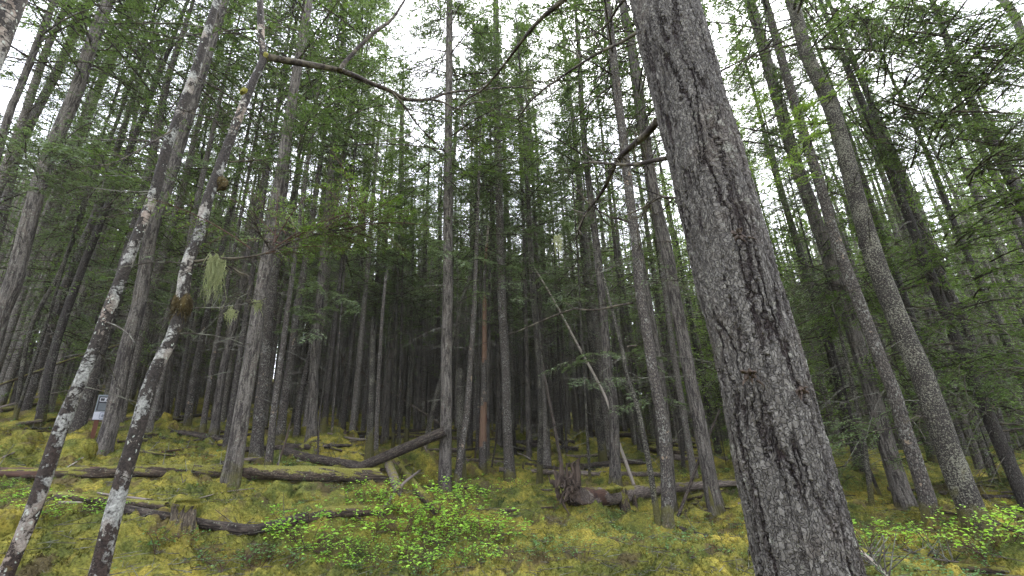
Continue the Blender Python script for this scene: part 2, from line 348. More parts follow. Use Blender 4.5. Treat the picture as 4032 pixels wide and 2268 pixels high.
def mat_alder():
    mt, n, l, b, o = nodes('patchy_black_and_white_bark')
    v, raw, bk, rn = bark_vec(n, l, (1, 1, .7), .10, 14)
    def off(x, y, z):
        mp = N(n, 'Mapping'); mp.inputs['Location'].default_value = (x, y, z); l.new(v, mp.inputs[0]); return mp.outputs[0]
    big = N(n, 'TexNoise', Scale=2.6, Detail=2.0); l.new(v, big.inputs['Vector'])
    med = N(n, 'TexNoise', Scale=8.0, Detail=8.0, Roughness=.72); l.new(off(3, 1, 4), med.inputs['Vector'])
    fine = N(n, 'TexNoise', Scale=38.0, Detail=6.0, Roughness=.75); l.new(raw, fine.inputs['Vector'])
    s = mathn(n, l, 'ADD', med.outputs['Fac'], mathn(n, l, 'MULTIPLY', mathn(n, l, 'SUBTRACT', big.outputs['Fac'], .5), .5))
    msk = ramp(n, [(.515, g(0)), (.53, g(.75)), (.6, g(1))]); l.new(s, msk.inputs[0])
    vo = N(n, 'TexVoronoi', feature='F1', Scale=21.0); l.new(v, vo.inputs['Vector'])
    sp = ramp(n, [(.18, g(1)), (.26, g(0))]); l.new(mathn(n, l, 'ADD', vo.outputs['Distance'], mathn(n, l, 'MULTIPLY', mathn(n, l, 'SUBTRACT', fine.outputs['Fac'], .5), .25)), sp.inputs[0])
    n4 = N(n, 'TexNoise', Scale=2.3, Detail=2.0); l.new(off(4, 1, 9), n4.inputs['Vector'])
    spm = mathn(n, l, 'MULTIPLY', sp.outputs[0], mathn(n, l, 'GREATER_THAN', n4.outputs['Fac'], .54))
    fr = ramp(n, [(.35, g(0)), (.68, g(1))]); l.new(fine.outputs['Fac'], fr.inputs[0])
    dark = mixc(n, l, fr.outputs[0], (.004, .0035, .003), (.055, .046, .037))
    sx = N(n, 'SeparateXYZ'); l.new(bk, sx.inputs[0])
    low = ramp(n, [(0, g(1)), (.45, g(1)), (.8, g(0))]); l.new(mathn(n, l, 'ADD', mathn(n, l, 'MULTIPLY', sx.outputs[2], .25), mathn(n, l, 'MULTIPLY', n4.outputs['Fac'], .6)), low.inputs[0])
    dark = mixc(n, l, mathn(n, l, 'MULTIPLY', low.outputs[0], .5), dark, mixc(n, l, fr.outputs[0], (.010, .006, .005), (.07, .04, .028)))
    pale = mixc(n, l, fr.outputs[0], (.07, .066, .06), (.42, .43, .385))
    pr = ramp(n, [(.45, g(0)), (.65, g(.8))]); l.new(n4.outputs['Fac'], pr.inputs[0]); pale = mixc(n, l, pr.outputs[0], pale, mixc(n, l, fine.outputs['Fac'], (.12, .085, .065), (.36, .28, .21)))
    wv = N(n, 'TexWave', wave_type='BANDS', bands_direction='Z', Scale=7.0, Distortion=11.0, Detail=3.0); l.new(raw, wv.inputs['Vector'])
    wr = ramp(n, [(.0, g(0)), (.05, g(.1)), (.14, g(1))]); l.new(wv.outputs['Fac'], wr.inputs[0])
    wm = mathn(n, l, 'MAXIMUM', wr.outputs[0], mathn(n, l, 'GREATER_THAN', big.outputs['Fac'], .5))
    pale = mixc(n, l, wm, dark, pale)
    col = mixc(n, l, msk.outputs[0], dark, pale)
    col = mixc(n, l, spm, col, mixc(n, l, fine.outputs['Fac'], (.22, .24, .2), (.5, .52, .45)))
    og = ramp(n, [(.66, g(0)), (.72, g(.9))]); n5 = N(n, 'TexNoise', Scale=3.1, Detail=5.0); l.new(off(14, 5, 2), n5.inputs['Vector']); l.new(n5.outputs['Fac'], og.inputs[0])
    col = mixc(n, l, og.outputs[0], col, mixc(n, l, fine.outputs['Fac'], (.03, .02, .006), (.16, .11, .02)))
    l.new(col, b.inputs['Base Color']); b.inputs['Roughness'].default_value = .8
    bp = N(n, 'Bump', Strength=1.0, Distance=.014)
    l.new(mathn(n, l, 'ADD', mathn(n, l, 'MULTIPLY', wm, .3), mathn(n, l, 'ADD', mathn(n, l, 'MULTIPLY', msk.outputs[0], .7), fine.outputs['Fac'])), bp.inputs['Height']); l.new(bp.outputs[0], b.inputs['Normal'])
    return mt
M['alder'] = mat_alder()

def mat_wood(name, a, bcol, sc=9, streak=.06, dark=(.05, .03, .02), amt=.62):
    mt, n, l, b, o = nodes(name)
    v, raw, bk, rn = bark_vec(n, l, (1, 1, streak), .02, 8)
    n1 = N(n, 'TexNoise', Scale=float(sc) * 8, Detail=5.0, Roughness=.6); l.new(v, n1.inputs['Vector'])
    n2 = N(n, 'TexNoise', Scale=3.0, Detail=3.0); l.new(raw, n2.inputs['Vector'])
    r1 = ramp(n, [(.3, g(0)), (.7, g(1))]); l.new(n1.outputs['Fac'], r1.inputs[0])
    col = mixc(n, l, r1.outputs[0], a, bcol)
    r2 = ramp(n, [(amt, g(0)), (amt + .06, g(1))]); l.new(mathn(n, l, 'ADD', mathn(n, l, 'MULTIPLY', n1.outputs['Fac'], .5), mathn(n, l, 'MULTIPLY', n2.outputs['Fac'], .5)), r2.inputs[0])
    col = mixc(n, l, r2.outputs[0], col, dark)
    l.new(col, b.inputs['Base Color'])
    bp = N(n, 'Bump', Strength=.7, Distance=.006); l.new(n1.outputs['Fac'], bp.inputs['Height']); l.new(bp.outputs[0], b.inputs['Normal'])
    return mt
M['orange'] = mat_wood('peeled_orange_wood', (.085, .050, .032), (.175, .115, .075), 6, .05, (.10, .035, .02), .56)
M['pale_wood'] = mat_wood('weathered_pale_wood', (.15, .13, .105), (.34, .30, .25), 6, .05, (.09, .07, .05), .58)
M['red_rot'] = mat_wood('red_rotten_wood', (.032, .018, .013), (.095, .052, .036), 5, .1, (.02, .012, .01), .55)
M['grey_wood'] = mat_wood('grey_bare_wood', (.09, .072, .06), (.21, .18, .155), 6, .05, (.03, .025, .02), .56)
M['root'] = mat_wood('dark_root_wood', (.022, .016, .012), (.085, .062, .045), 5, .12, (.012, .009, .008), .53)

def mat_twig(name, c1, c2):
    mt, n, l, b, o = nodes(name)
    tcx = N(n, 'TexCoord'); n1 = N(n, 'TexNoise', Scale=6.0, Detail=4.0, Roughness=.7); l.new(tcx.outputs['Object'], n1.inputs['Vector'])
    r1 = ramp(n, [(.45, c1), (.6, c2)]); l.new(n1.outputs['Fac'], r1.inputs[0]); l.new(r1.outputs[0], b.inputs['Base Color'])
    return mt
M['twig'] = mat_twig('grey_dead_twig', (.045, .036, .030), (.15, .155, .12))
M['limb'] = mat_twig('dark_mossy_limb', (.018, .013, .011), (.085, .075, .05))
M['redtwig'] = mat_twig('reddish_twig', (.05, .022, .016), (.09, .06, .045))

def mat_leaf(name, c1, c2, trans=.35, rough=.55, sc=1.1, hueshift=.0, spec=.35):
    mt, n, l, b, o = nodes(name)
    tcx = N(n, 'TexCoord'); oi = N(n, 'ObjectInfo'); ge = N(n, 'NewGeometry')
    n1 = N(n, 'TexNoise', Scale=sc, Detail=3.0); l.new(tcx.outputs['Object'], n1.inputs['Vector'])
    f = mathn(n, l, 'ADD', mathn(n, l, 'MULTIPLY', ge.outputs['Random Per Island'], .45), mathn(n, l, 'MULTIPLY', n1.outputs['Fac'], .6))
    f = mathn(n, l, 'ADD', f, mathn(n, l, 'MULTIPLY', mathn(n, l, 'SUBTRACT', oi.outputs['Random'], .5), .5))
    r1 = ramp(n, [(.2, c1), (.85, c2)]); l.new(f, r1.inputs[0])
    l.new(r1.outputs[0], b.inputs['Base Color']); b.inputs['Roughness'].default_value = rough; b.inputs['Specular IOR Level'].default_value = spec
    tr = N(n, 'BsdfTranslucent'); tcol = mixc(n, l, 1.0, r1.outputs[0], (1.25, 1.35, .7), 'MULTIPLY'); l.new(tcol, tr.inputs[0])
    ms = N(n, 'MixShader'); ms.inputs[0].default_value = trans; l.new(b.outputs[0], ms.inputs[1]); l.new(tr.outputs[0], ms.inputs[2]); l.new(ms.outputs[0], o.inputs[0])
    return mt
M['needle'] = mat_leaf('hemlock_needles', (.052, .086, .030), (.145, .215, .068), .3)
M['needle_lush'] = mat_leaf('fresh_hemlock_needles', (.065, .115, .022), (.20, .30, .055), .36)
M['needle_pale'] = mat_leaf('dusty_green_needles', (.075, .11, .06), (.19, .25, .13), .3)
M['leaf'] = mat_leaf('bright_huckleberry_leaf', (.13, .31, .035), (.42, .66, .09), .42, .5, 3.0)
M['leaf_dark'] = mat_leaf('bluish_green_leaf', (.055, .13, .04), (.14, .27, .08), .35, .5, 3.0)
M['beard'] = mat_leaf('pale_hanging_lichen', (.22, .25, .11), (.46, .48, .26), .3, .9, 3.0)

def mat_moss(name='forest_moss', golden=True):
    mt, n, l, b, o = nodes(name)
    ge = N(n, 'NewGeometry')
    n1 = N(n, 'TexNoise', Scale=.7, Detail=6.0, Roughness=.65); n2 = N(n, 'TexNoise', Scale=3.4, Detail=5.0, Roughness=.65); n3 = N(n, 'TexNoise', Scale=34.0, Detail=4.0, Roughness=.7)
    n4 = N(n, 'TexNoise', Scale=1.5, Detail=5.0, Roughness=.6)
    mp = N(n, 'Mapping'); mp.inputs['Location'].default_value = (31, 17, 5); l.new(ge.outputs['Position'], mp.inputs[0])
    for q in (n1, n2, n3): l.new(ge.outputs['Position'], q.inputs['Vector'])
    l.new(mp.outputs[0], n4.inputs['Vector'])
    r1 = ramp(n, [(.37, (.028, .040, .013)), (.45, (.080, .092, .022)), (.54, (.160, .150, .030)), (.66, (.295, .240, .045))]); l.new(mathn(n, l, 'ADD', mathn(n, l, 'MULTIPLY', n1.outputs['Fac'], .6), mathn(n, l, 'MULTIPLY', n2.outputs['Fac'], .4)), r1.inputs[0])
    r3 = ramp(n, [(.30, g(.35)), (.5, g(.95)), (.66, g(1.45))]); l.new(n3.outputs['Fac'], r3.inputs[0])
    col = mixc(n, l, 1.0, r1.outputs[0], r3.outputs[0], 'MULTIPLY')
    # bare litter and needles where the moss is thin
    r4 = ramp(n, [(.55, g(0)), (.62, g(1))]); l.new(n4.outputs['Fac'], r4.inputs[0])
    col = mixc(n, l, mathn(n, l, 'MULTIPLY', r4.outputs[0], .75), col, mixc(n, l, n3.outputs['Fac'], (.02, .014, .010), (.12, .085, .05)))
    n5 = N(n, 'TexNoise', Scale=60.0, Detail=2.0); l.new(mp.outputs[0], n5.inputs['Vector']); r5 = ramp(n, [(.70, g(0)), (.73, g(1))]); l.new(n5.outputs['Fac'], r5.inputs[0])
    col = mixc(n, l, mathn(n, l, 'MULTIPLY', r5.outputs[0], .6), col, (.30, .30, .22))
    l.new(col, b.inputs['Base Color']); b.inputs['Roughness'].default_value = 1.0; b.inputs['Specular IOR Level'].default_value = .1
    bp = N(n, 'Bump', Strength=1.0, Distance=.03); l.new(mathn(n, l, 'ADD', n3.outputs['Fac'], n2.outputs['Fac']), bp.inputs['Height']); l.new(bp.outputs[0], b.inputs['Normal'])
    return mt
M['moss'] = mat_moss()

def mat_log(name, lo, hi, thr=.25, mosscol=(.15, .14, .024)):
    """bark log with moss grown over its upper side"""
    mt, n, l, b, o = nodes(name)
    v, raw, bk, rn = bark_vec(n, l, (1, 1, .16), .04, 8)
    n1 = N(n, 'TexNoise', Scale=42.0, Detail=5.0, Roughness=.65); l.new(v, n1.inputs['Vector'])
    n2 = N(n, 'TexNoise', Scale=3.0, Detail=5.0, Roughness=.7); l.new(raw, n2.inputs['Vector'])
    n3 = N(n, 'TexNoise', Scale=40.0, Detail=3.0); l.new(raw, n3.inputs['Vector'])
    r1 = ramp(n, [(.36, tuple(c * .3 for c in lo)), (.48, lo), (.66, hi)]); l.new(n1.outputs['Fac'], r1.inputs[0])
    ge = N(n, 'NewGeometry'); sx = N(n, 'SeparateXYZ'); l.new(ge.outputs['True Normal'], sx.inputs[0])
    h = mathn(n, l, 'ADD', sx.outputs[2], mathn(n, l, 'MULTIPLY', mathn(n, l, 'SUBTRACT', n2.outputs['Fac'], .5), 3.2))
    rm = ramp(n, [(thr * .5 + .5, g(0)), (thr * .5 + .58, g(1))]); l.new(mathn(n, l, 'MULTIPLY', mathn(n, l, 'ADD', h, 1.0), .5), rm.inputs[0])
    mc = mixc(n, l, n3.outputs['Fac'], tuple(c * .35 for c in mosscol), tuple(min(1, c * 1.5) for c in mosscol))
    col = mixc(n, l, rm.outputs[0], r1.outputs[0], mc)
    r5 = ramp(n, [(.63, g(0)), (.66, g(1))]); l.new(n3.outputs['Fac'], r5.inputs[0]); col = mixc(n, l, mathn(n, l, 'MULTIPLY', r5.outputs[0], .5), col, (.22, .23, .17))
    l.new(col, b.inputs['Base Color']); b.inputs['Roughness'].default_value = .95
    bp = N(n, 'Bump', Strength=1.0, Distance=.015); l.new(mathn(n, l, 'ADD', n1.outputs['Fac'], mathn(n, l, 'MULTIPLY', rm.outputs[0], n3.outputs['Fac'])), bp.inputs['Height']); l.new(bp.outputs[0], b.inputs['Normal'])
    return mt
M['log_moss'] = mat_log('mossy_rotten_log_bark', (.040, .030, .022), (.10, .075, .052), .28, (.13, .125, .024))
M['stump_moss'] = mat_log('half_mossy_stump_bark', (.05, .04, .028), (.13, .105, .075), .0, (.15, .13, .026))
M['log_dark'] = mat_log('dark_log_bark', (.028, .022, .018), (.085, .068, .052), 1.0)
M['log_grey'] = mat_log('grey_log_bark', (.10, .082, .068), (.20, .165, .14), .75)
M['mossy'] = mat_log('thick_moss_cover', (.05, .05, .02), (.09, .085, .03), -1.4)
def mat_flat(name, c, rough=.6):
    mt, n, l, b, o = nodes(name)
    tcx = N(n, 'TexCoord'); n1 = N(n, 'TexNoise', Scale=14.0, Detail=4.0); l.new(tcx.outputs['Object'], n1.inputs['Vector'])
    l.new(mixc(n, l, n1.outputs['Fac'], tuple(q * .8 for q in c), tuple(min(1, q * 1.15) for q in c)), b.inputs['Base Color']); b.inputs['Roughness'].default_value = rough
    return mt

# ------------------------------------------------------------------ forest floor
def build_ground():
    az = np.concatenate([np.radians(np.linspace(-180, -62, 50, endpoint=False)), np.radians(np.linspace(-62, 62, 880)), np.radians(np.linspace(62, 180, 50, endpoint=False))[1:]])
    rd = np.concatenate([np.linspace(.15, 3, 26, endpoint=False), np.geomspace(3, 30, 600, endpoint=False), np.geomspace(30, 210, 60)])
    A, R = np.meshgrid(az, rd)
    X = R * np.sin(A); Y = R * np.cos(A); Z = ground(X, Y)
    k = np.clip(1.6 - R / 22, .35, 1)
    cush = np.abs(noise(X * 3.1 + .4 * noise(X * 7, Y * 7, 31), Y * 3.1, 21)) * .16 + np.abs(noise(X * 7.3, Y * 7.3, 22)) * .08 + np.abs(noise(X * 17, Y * 17, 23)) * .022 + noise(X * 41, Y * 41, 24) * .008
    Z = Z + k * (cush - .09)
    na = len(az); nr = len(rd)
    V = np.stack([X, Y, Z], -1).reshape(-1, 3)
    i = np.arange(nr - 1)[:, None] * na; j = np.arange(na)[None]; j2 = (j + 1) % na
    Q = np.stack([i + j, i + j2, i + na + j2, i + na + j], -1).reshape(-1, 4)
    Q = Q[:, ::-1]
    me = mesh_np('ground', V, Q, None, [M['moss']], smooth=True)
    tag(link('ground', me), 'mossy forest floor of golden green cushions rising towards the back left', kind='structure')
    # fine moss tufts standing off the cushions
    n = 230000
    r = np.exp(NP.uniform(math.log(3.2), math.log(17), n)); a = NP.uniform(-math.radians(54), math.radians(54), n)
    x = r * np.sin(a); y = r * np.cos(a)
    keep = noise(x * 1.7 + 9, y * 1.7, 41) + .5 * noise(x * 6, y * 6, 42) > -.45
    x = x[keep]; y = y[keep]; r = r[keep]; n = len(x)
    z = ground(x, y); kk = np.clip(1.6 - r / 22, .35, 1)
    z = z + kk * (np.abs(noise(x * 3.1 + .4 * noise(x * 7, y * 7, 31), y * 3.1, 21)) * .16 + np.abs(noise(x * 7.3, y * 7.3, 22)) * .08 + np.abs(noise(x * 17, y * 17, 23)) * .022 - .09) - .004
    s = NP.uniform(.008, .022, n) * (1 + r / 14)
    th = NP.uniform(0, 2 * PI, n); dx = np.cos(th); dy = np.sin(th)
    hx = NP.normal(0, .8, n); hy = NP.normal(0, .8, n)
    b0 = np.stack([x - dx * s * .45, y - dy * s * .45, z], -1); b1 = np.stack([x + dx * s * .45, y + dy * s * .45, z], -1)
    tp = np.stack([x + hx * s, y + hy * s, z + s * NP.uniform(.8, 1.7, n)], -1)
    V = np.stack([b0, b1, tp], 1).reshape(-1, 3)
    me = mesh_np('moss_tufts', V, None, np.arange(n * 3).reshape(-1, 3), [M['moss']])
    tag(link('moss_tufts', me), 'short feathery golden moss fronds covering the near forest floor', 'moss', kind='stuff')
build_ground()

# ------------------------------------------------------------------ foliage generators
def nrm(v): return v / (np.linalg.norm(v, axis=-1, keepdims=True) + 1e-9)
def fronds(P0, D, Ln, rs, ntw=14, nlf=10, leaf=.06, lw=.30, droop=.25, wid=.42, fold=.25, wood=True, twigr=.006, densel=1.0, tipup=0.0):
    """flat hemlock boughs: P0 (b,3) starts, D (b,3) unit directions, Ln (b) lengths.
       returns leaf quads V and the wood as slivers"""
    b = len(P0)
    side = nrm(np.cross(D, np.array([0, 0, 1.0])) + 1e-6)
    up = np.cross(side, D)
    roll = rs.normal(0, .3, b)[:, None]; sd = side * np.cos(roll) + up * np.sin(roll); upp = np.cross(sd, D)
    s = (np.arange(ntw)[None] + rs.uniform(0, 1, (b, ntw))) / ntw; s = .12 + .88 * s
    def axis(s): # (b,k)
        return P0[:, None] + D[:, None] * (Ln[:, None] * s)[..., None] - np.array([0, 0, 1.0]) * (droop * Ln[:, None] * s ** 2 * (1 - tipup * s))[..., None]
    A = axis(s)
    sg = np.where(rs.uniform(0, 1, (b, ntw)) < .5, -1, 1)
    tl = Ln[:, None] * wid * (1.02 - s) ** .7 * rs.uniform(.55, 1.15, (b, ntw)) + .06
    td = nrm(D[:, None] * rs.uniform(.45, .9, (b, ntw))[..., None] + sd[:, None] * sg[..., None] + upp[:, None] * rs.normal(0, .18, (b, ntw))[..., None] - np.array([0, 0, 1.]) * rs.uniform(.0, .35, (b, ntw))[..., None])
    tn = nrm(np.cross(td, np.cross(upp[:, None] + 0 * td, td)))
    q = (np.arange(nlf)[None, None] + rs.uniform(0, 1, (b, ntw, nlf))) / nlf
    LP = A[:, :, None] + td[:, :, None] * (tl[..., None] * q)[..., None] - np.array([0, 0, 1.]) * (tl[..., None] * .22 * q ** 2)[..., None]
    lsg = np.where(rs.uniform(0, 1, q.shape) < .5, -1, 1)
    ts = np.cross(td, tn)
    ld = nrm(td[:, :, None] * .75 + ts[:, :, None] * lsg[..., None] + tn[:, :, None] * rs.normal(0, fold, q.shape)[..., None])
    ll = leaf * rs.uniform(.6, 1.35, q.shape) * (1.15 - .4 * q)
    lp = nrm(np.cross(ld, tn[:, :, None] + rs.normal(0, .45, (*q.shape, 3))))
    if densel < 1: keep = rs.uniform(0, 1, q.shape) < densel
    else: keep = np.ones(q.shape, bool)
    a0 = LP[keep]; d = ld[keep] * ll[keep][..., None]; w = lp[keep] * (ll[keep] * lw * .5)[..., None]
    V = np.stack([a0, a0 + d * .45 + w, a0 + d, a0 + d * .45 - w], 1).reshape(-1, 3)
    Wd = None
    if wood:
        k = 6; ss = np.linspace(0, 1, k)[None].repeat(b, 0); AX = axis(ss)
        Wd = (AX, Ln, A, td, tl)
    return V, Wd
def sliver(mb, A, B, ra, rb, mi=0):
    """many thin three-sided sticks A->B at once"""
    A = A.reshape(-1, 3); B = B.reshape(-1, 3); d = nrm(B - A)
    s = nrm(np.cross(d, np.array([.31, .17, .94]))); u = np.cross(s, d)
    ra = np.broadcast_to(ra, len(A))[:, None]; rb = np.broadcast_to(rb, len(A))[:, None]
    o = [s, -.5 * s + .866 * u, -.5 * s - .866 * u]
    V = np.stack([A + o[0] * ra, A + o[1] * ra, A + o[2] * ra, B + o[0] * rb, B + o[1] * rb, B + o[2] * rb], 1)
    i = np.arange(len(A))[:, None] * 6
    Q = np.concatenate([i + np.array([[0, 1, 4, 3]]), i + np.array([[1, 2, 5, 4]]), i + np.array([[2, 0, 3, 5]])])
    mb.add(V.reshape(-1, 3), Q, None, mi)
def wood_of(mb, Wd, r0=.012, mi=0, twigs=True):
    AX, Ln, A, td, tl = Wd
    k = AX.shape[1]
    for i in range(k - 1):
        f0 = 1 - i / (k - 1) * .85; f1 = 1 - (i + 1) / (k - 1) * .85
        sliver(mb, AX[:, i], AX[:, i + 1], r0 * Ln * f0 + .002, r0 * Ln * f1 + .002, mi)
    if twigs:
        sliver(mb, A, A + td * tl[..., None] * .8 - np.array([0, 0, 1.]) * (tl * .14)[..., None], .0035, .0015, mi)

def crown_meshes(name, Lc, R0, nb, seed, leaf=.085, ntw=13, nlf=11, needle='needle', low=.55, dens=1.0, lw=.32):
    rs = np.random.default_rng(seed)
    h = np.sort(rs.uniform(0, 1, nb) ** .9)
    prof = (np.minimum(1, low + h * 3.0)) * (1 - h) ** .75
    Ln = R0 * prof * rs.uniform(.45, 1.15, nb) + .15
    az = rs.uniform(0, 2 * PI, nb); el = np.radians(rs.normal(4, 10, nb) + 38 * h ** 2)
    D = np.stack([np.cos(az) * np.cos(el), np.sin(az) * np.cos(el), np.sin(el)], -1)
    P0 = np.stack([0 * h, 0 * h, h * Lc], -1)
    V, Wd = fronds(P0, D, Ln, rs, ntw, nlf, leaf, lw, droop=.22, densel=dens)
    i = np.arange(len(V) // 4)[:, None] * 4 + np.arange(4)[None]
    me = mesh_np(name + '_crown', V, i, None, [M[needle]])
    mb = MB(); wood_of(mb, Wd, .009); mw = mb.mesh(name + '_branches', [M['limb']])
    return me, mw

def deadwood(mb, curve, rad, h0, h1, n, rs, lmax=1.3, mi=0, sub=5):
    """bare grey dead branches along a trunk curve (points, height fractions)"""
    zs = curve[:, 2]
    hh = rs.uniform(h0, h1, n); x = np.interp(hh, zs, curve[:, 0]); y = np.interp(hh, zs, curve[:, 1])
    az = rs.uniform(0, 2 * PI, n); L_ = lmax * rs.uniform(.15, 1, n) ** 1.4; el = rs.normal(-.05, .22, n)
    P = np.stack([x, y, hh], -1); D = np.stack([np.cos(az) * np.cos(el), np.sin(az) * np.cos(el), np.sin(el)], -1)
    bend = rs.normal(0, .12, (n, 3)); k = 4
    pts = [P + D * (L_ * i / k)[:, None] + bend * (L_ * (i / k) ** 2)[:, None] - np.array([0, 0, .22]) * (L_ * (i / k) ** 2)[:, None] for i in range(k + 1)]
    for i in range(k): sliver(mb, pts[i], pts[i + 1], .004 + .007 * L_ * (1 - i / k), .003 + .007 * L_ * (1 - (i + 1) / k), mi)
    for q in range(sub):
        f = rs.uniform(.25, .95, n); a = P + D * (L_ * f)[:, None] + bend * (L_ * f ** 2)[:, None] - np.array([0, 0, .22]) * (L_ * f ** 2)[:, None]
        d = nrm(D + rs.normal(0, .7, (n, 3))); sliver(mb, a, a + d * (L_ * rs.uniform(.1, .45, n))[:, None], .003, .0015, mi)

def low_boughs(curve, h0, h1, n, rs, needle='needle_pale', lmin=.5, lmax=1.7, leaf=.07, dens=.55, ntw=10, nlf=9):
    hh = rs.uniform(0, 1, n) ** .7 * (h1 - h0) + h0; x = np.interp(hh, curve[:, 2], curve[:, 0]); y = np.interp(hh, curve[:, 2], curve[:, 1])
    az = rs.uniform(0, 2 * PI, n); el = rs.normal(.02, .15, n); D = np.stack([np.cos(az) * np.cos(el), np.sin(az) * np.cos(el), np.sin(el)], -1)
    V, Wd = fronds(np.stack([x, y, hh], -1), D, rs.uniform(lmin, lmax, n), rs, ntw, nlf, leaf, .34, .2, .4, densel=dens)
    i = np.arange(len(V) // 4)[:, None] * 4 + np.arange(4)[None]
    mb = MB(); wood_of(mb, Wd, .008)
    return mesh_np('lower_boughs', V, i, None, [M[needle]]), mb.mesh('limbs', [M['limb']])
# crown library (shared meshes)
CR = {}
for i in range(4): CR['high%d' % i] = crown_meshes('high%d' % i, 12, 2.8, 88, 100 + i, needle='needle', leaf=.088, lw=.32, low=.75, dens=.66, nlf=15)
for i in range(3): CR['sparse%d' % i] = crown_meshes('sparse%d' % i, 12, 2.4, 62, 200 + i, needle='needle_pale', dens=.58, leaf=.088, lw=.32, low=.75, nlf=15)
for i in range(3): CR['lush%d' % i] = crown_meshes('lush%d' % i, 16, 3.2, 108, 300 + i, needle='needle_lush', ntw=13, nlf=14, leaf=.09, lw=.32, low=.75, dens=.66)
for i in range(2): CR['mid%d' % i] = crown_meshes('mid%d' % i, 14, 3.0, 96, 400 + i, needle='needle', leaf=.09, lw=.32, low=.75, dens=.66, nlf=14)
CLEN = {'high': 12., 'sparse': 12., 'lush': 16., 'mid': 14.}

# ------------------------------------------------------------------ landmark trees
SPAN = []      # (photo x at y=1500, phrase) anchors for describing the far trees
TREES = {}
def path3d(pts, d=None, base=None, dd=0.0):
    """photo points -> 3D points in an upright plane facing the camera at the base's distance"""
    if base is None: base = hit(pts[0][0], pts[0][1])
    az = np.array([base[0], base[1]]) / math.hypot(base[0], base[1])
    dist = math.hypot(base[0], base[1]) if d is None else d
    n = len(pts) - 1
    P = [at_dist(p[0], p[1], dist + dd * (i / n), az) for i, p in enumerate(pts)]
    return np.array(P), az, dist
def px_radius(P, w, lean=1.0):
    q = P - EYE; z = float(q @ _f); return w * lean * z / FPX / 2 * z / math.hypot(z, float(q @ _r)) * .98
def tree(key, label, pts, w0, w1, bark='fir', H=23, crown='high0', cb=.40, dead=46, deadmax=1.6, name='conifer_tree', cat='tree', group=None, dist=None,
         flare=.6, ns=16, mifn=None, mats=None, snag=False, foliage=None, jag=0.0, lump=.05, crs=None, branch_mat='twig', sink=.25, hmin=None, low=26):
    """pts: photo points from the foot up; w0,w1: trunk width there in photo pixels"""
    P, az, d = path3d(pts, dist)
    base = P[0].copy()
    if dist is None: base[2] = gz(base[0], base[1])
    lean = math.cos(math.atan2(abs(pts[-1][0] - pts[0][0]), abs(pts[-1][1] - pts[0][1])))
    r0 = px_radius(P[0], w0, lean); r1 = px_radius(P[-1], w1, lean)
    f = (P[:, 2] - P[0, 2]) / (P[-1, 2] - P[0, 2]); R = r0 + (r1 - r0) * f
    dirn = nrm((P[-1] - P[-2]) if len(P) < 3 else (P[-1] - P[-3]) if len(P) > 3 else (P[-1] - P[-2]))
    P = list(P); R = list(R)
    if not snag:
        zt = base[2] + H; cur = P[-1]; top = zt - cur[2]
        if top > .5:
            k = max(2, int(top / 2.0)); rr = R[-1]; dv = dirn / dirn[2]
            for i in range(1, k + 1):
                dv2 = dv * np.array([1 - .04 * i, 1 - .04 * i, 1]); cur = cur + dv2 * (top / k); P.append(cur.copy()); R.append(max(.018, rr * (1 - (i / k) * .9)))
    P.insert(0, P[0] - nrm(P[1] - P[0]) * sink); R.insert(0, R[0] * 1.02)
    P = np.array(P); R = np.array(R)
    root = empty(name, base, label, cat, group)
    mb = MB(); seed = rnd.random() * 9
    nr = max(30, int((P[-1, 2] - base[2]) * 7))
    c, r, ln = tube(mb, P - base, R, ns, nr, 0, flare, lump, seed, True, jag, mifn=mifn)
    link('trunk', mb.mesh('trunk', mats or [M[bark]]), root)
    rs = np.random.default_rng(int(seed * 1000))
    hb = cb * H
    if dead:
        mb = MB(); zmax = min(c[-1, 2] - .3, hb + 3) if not snag else c[-1, 2] - .2
        deadwood(mb, c, r, 1.0 if hmin is None else hmin, zmax, dead, rs, deadmax); link('branches', mb.mesh('branches', [M[branch_mat]]), root)
    if crown and not snag:
        me, mw = CR[crown]; L0 = CLEN[crown.rstrip('0123456789')]
        sc = (c[-1, 2] - hb) / L0; bx = np.interp(hb, c[:, 2], c[:, 0]); by = np.interp(hb, c[:, 2], c[:, 1])
        ax = Vector([float(q) for q in (c[-1] - np.array([bx, by, hb]))])
        q = ax.to_track_quat('Z', 'Y').to_euler(); k = crs or 1.3
        o = link('crown', me, root, (bx, by, hb)); o.rotation_euler = q; o.scale = (k, k, sc); link('limbs', mw, o)
        if low: a_, b_ = low_boughs(c, 4.2, hb + 1.5, low, rs, leaf=.045 + .0016 * d); link('limbs', b_, link('lower_boughs', a_, root))
    TREES[key] = dict(root=root, base=base, az=az, d=d, c=c + base, r=r, rs=rs)
    return root
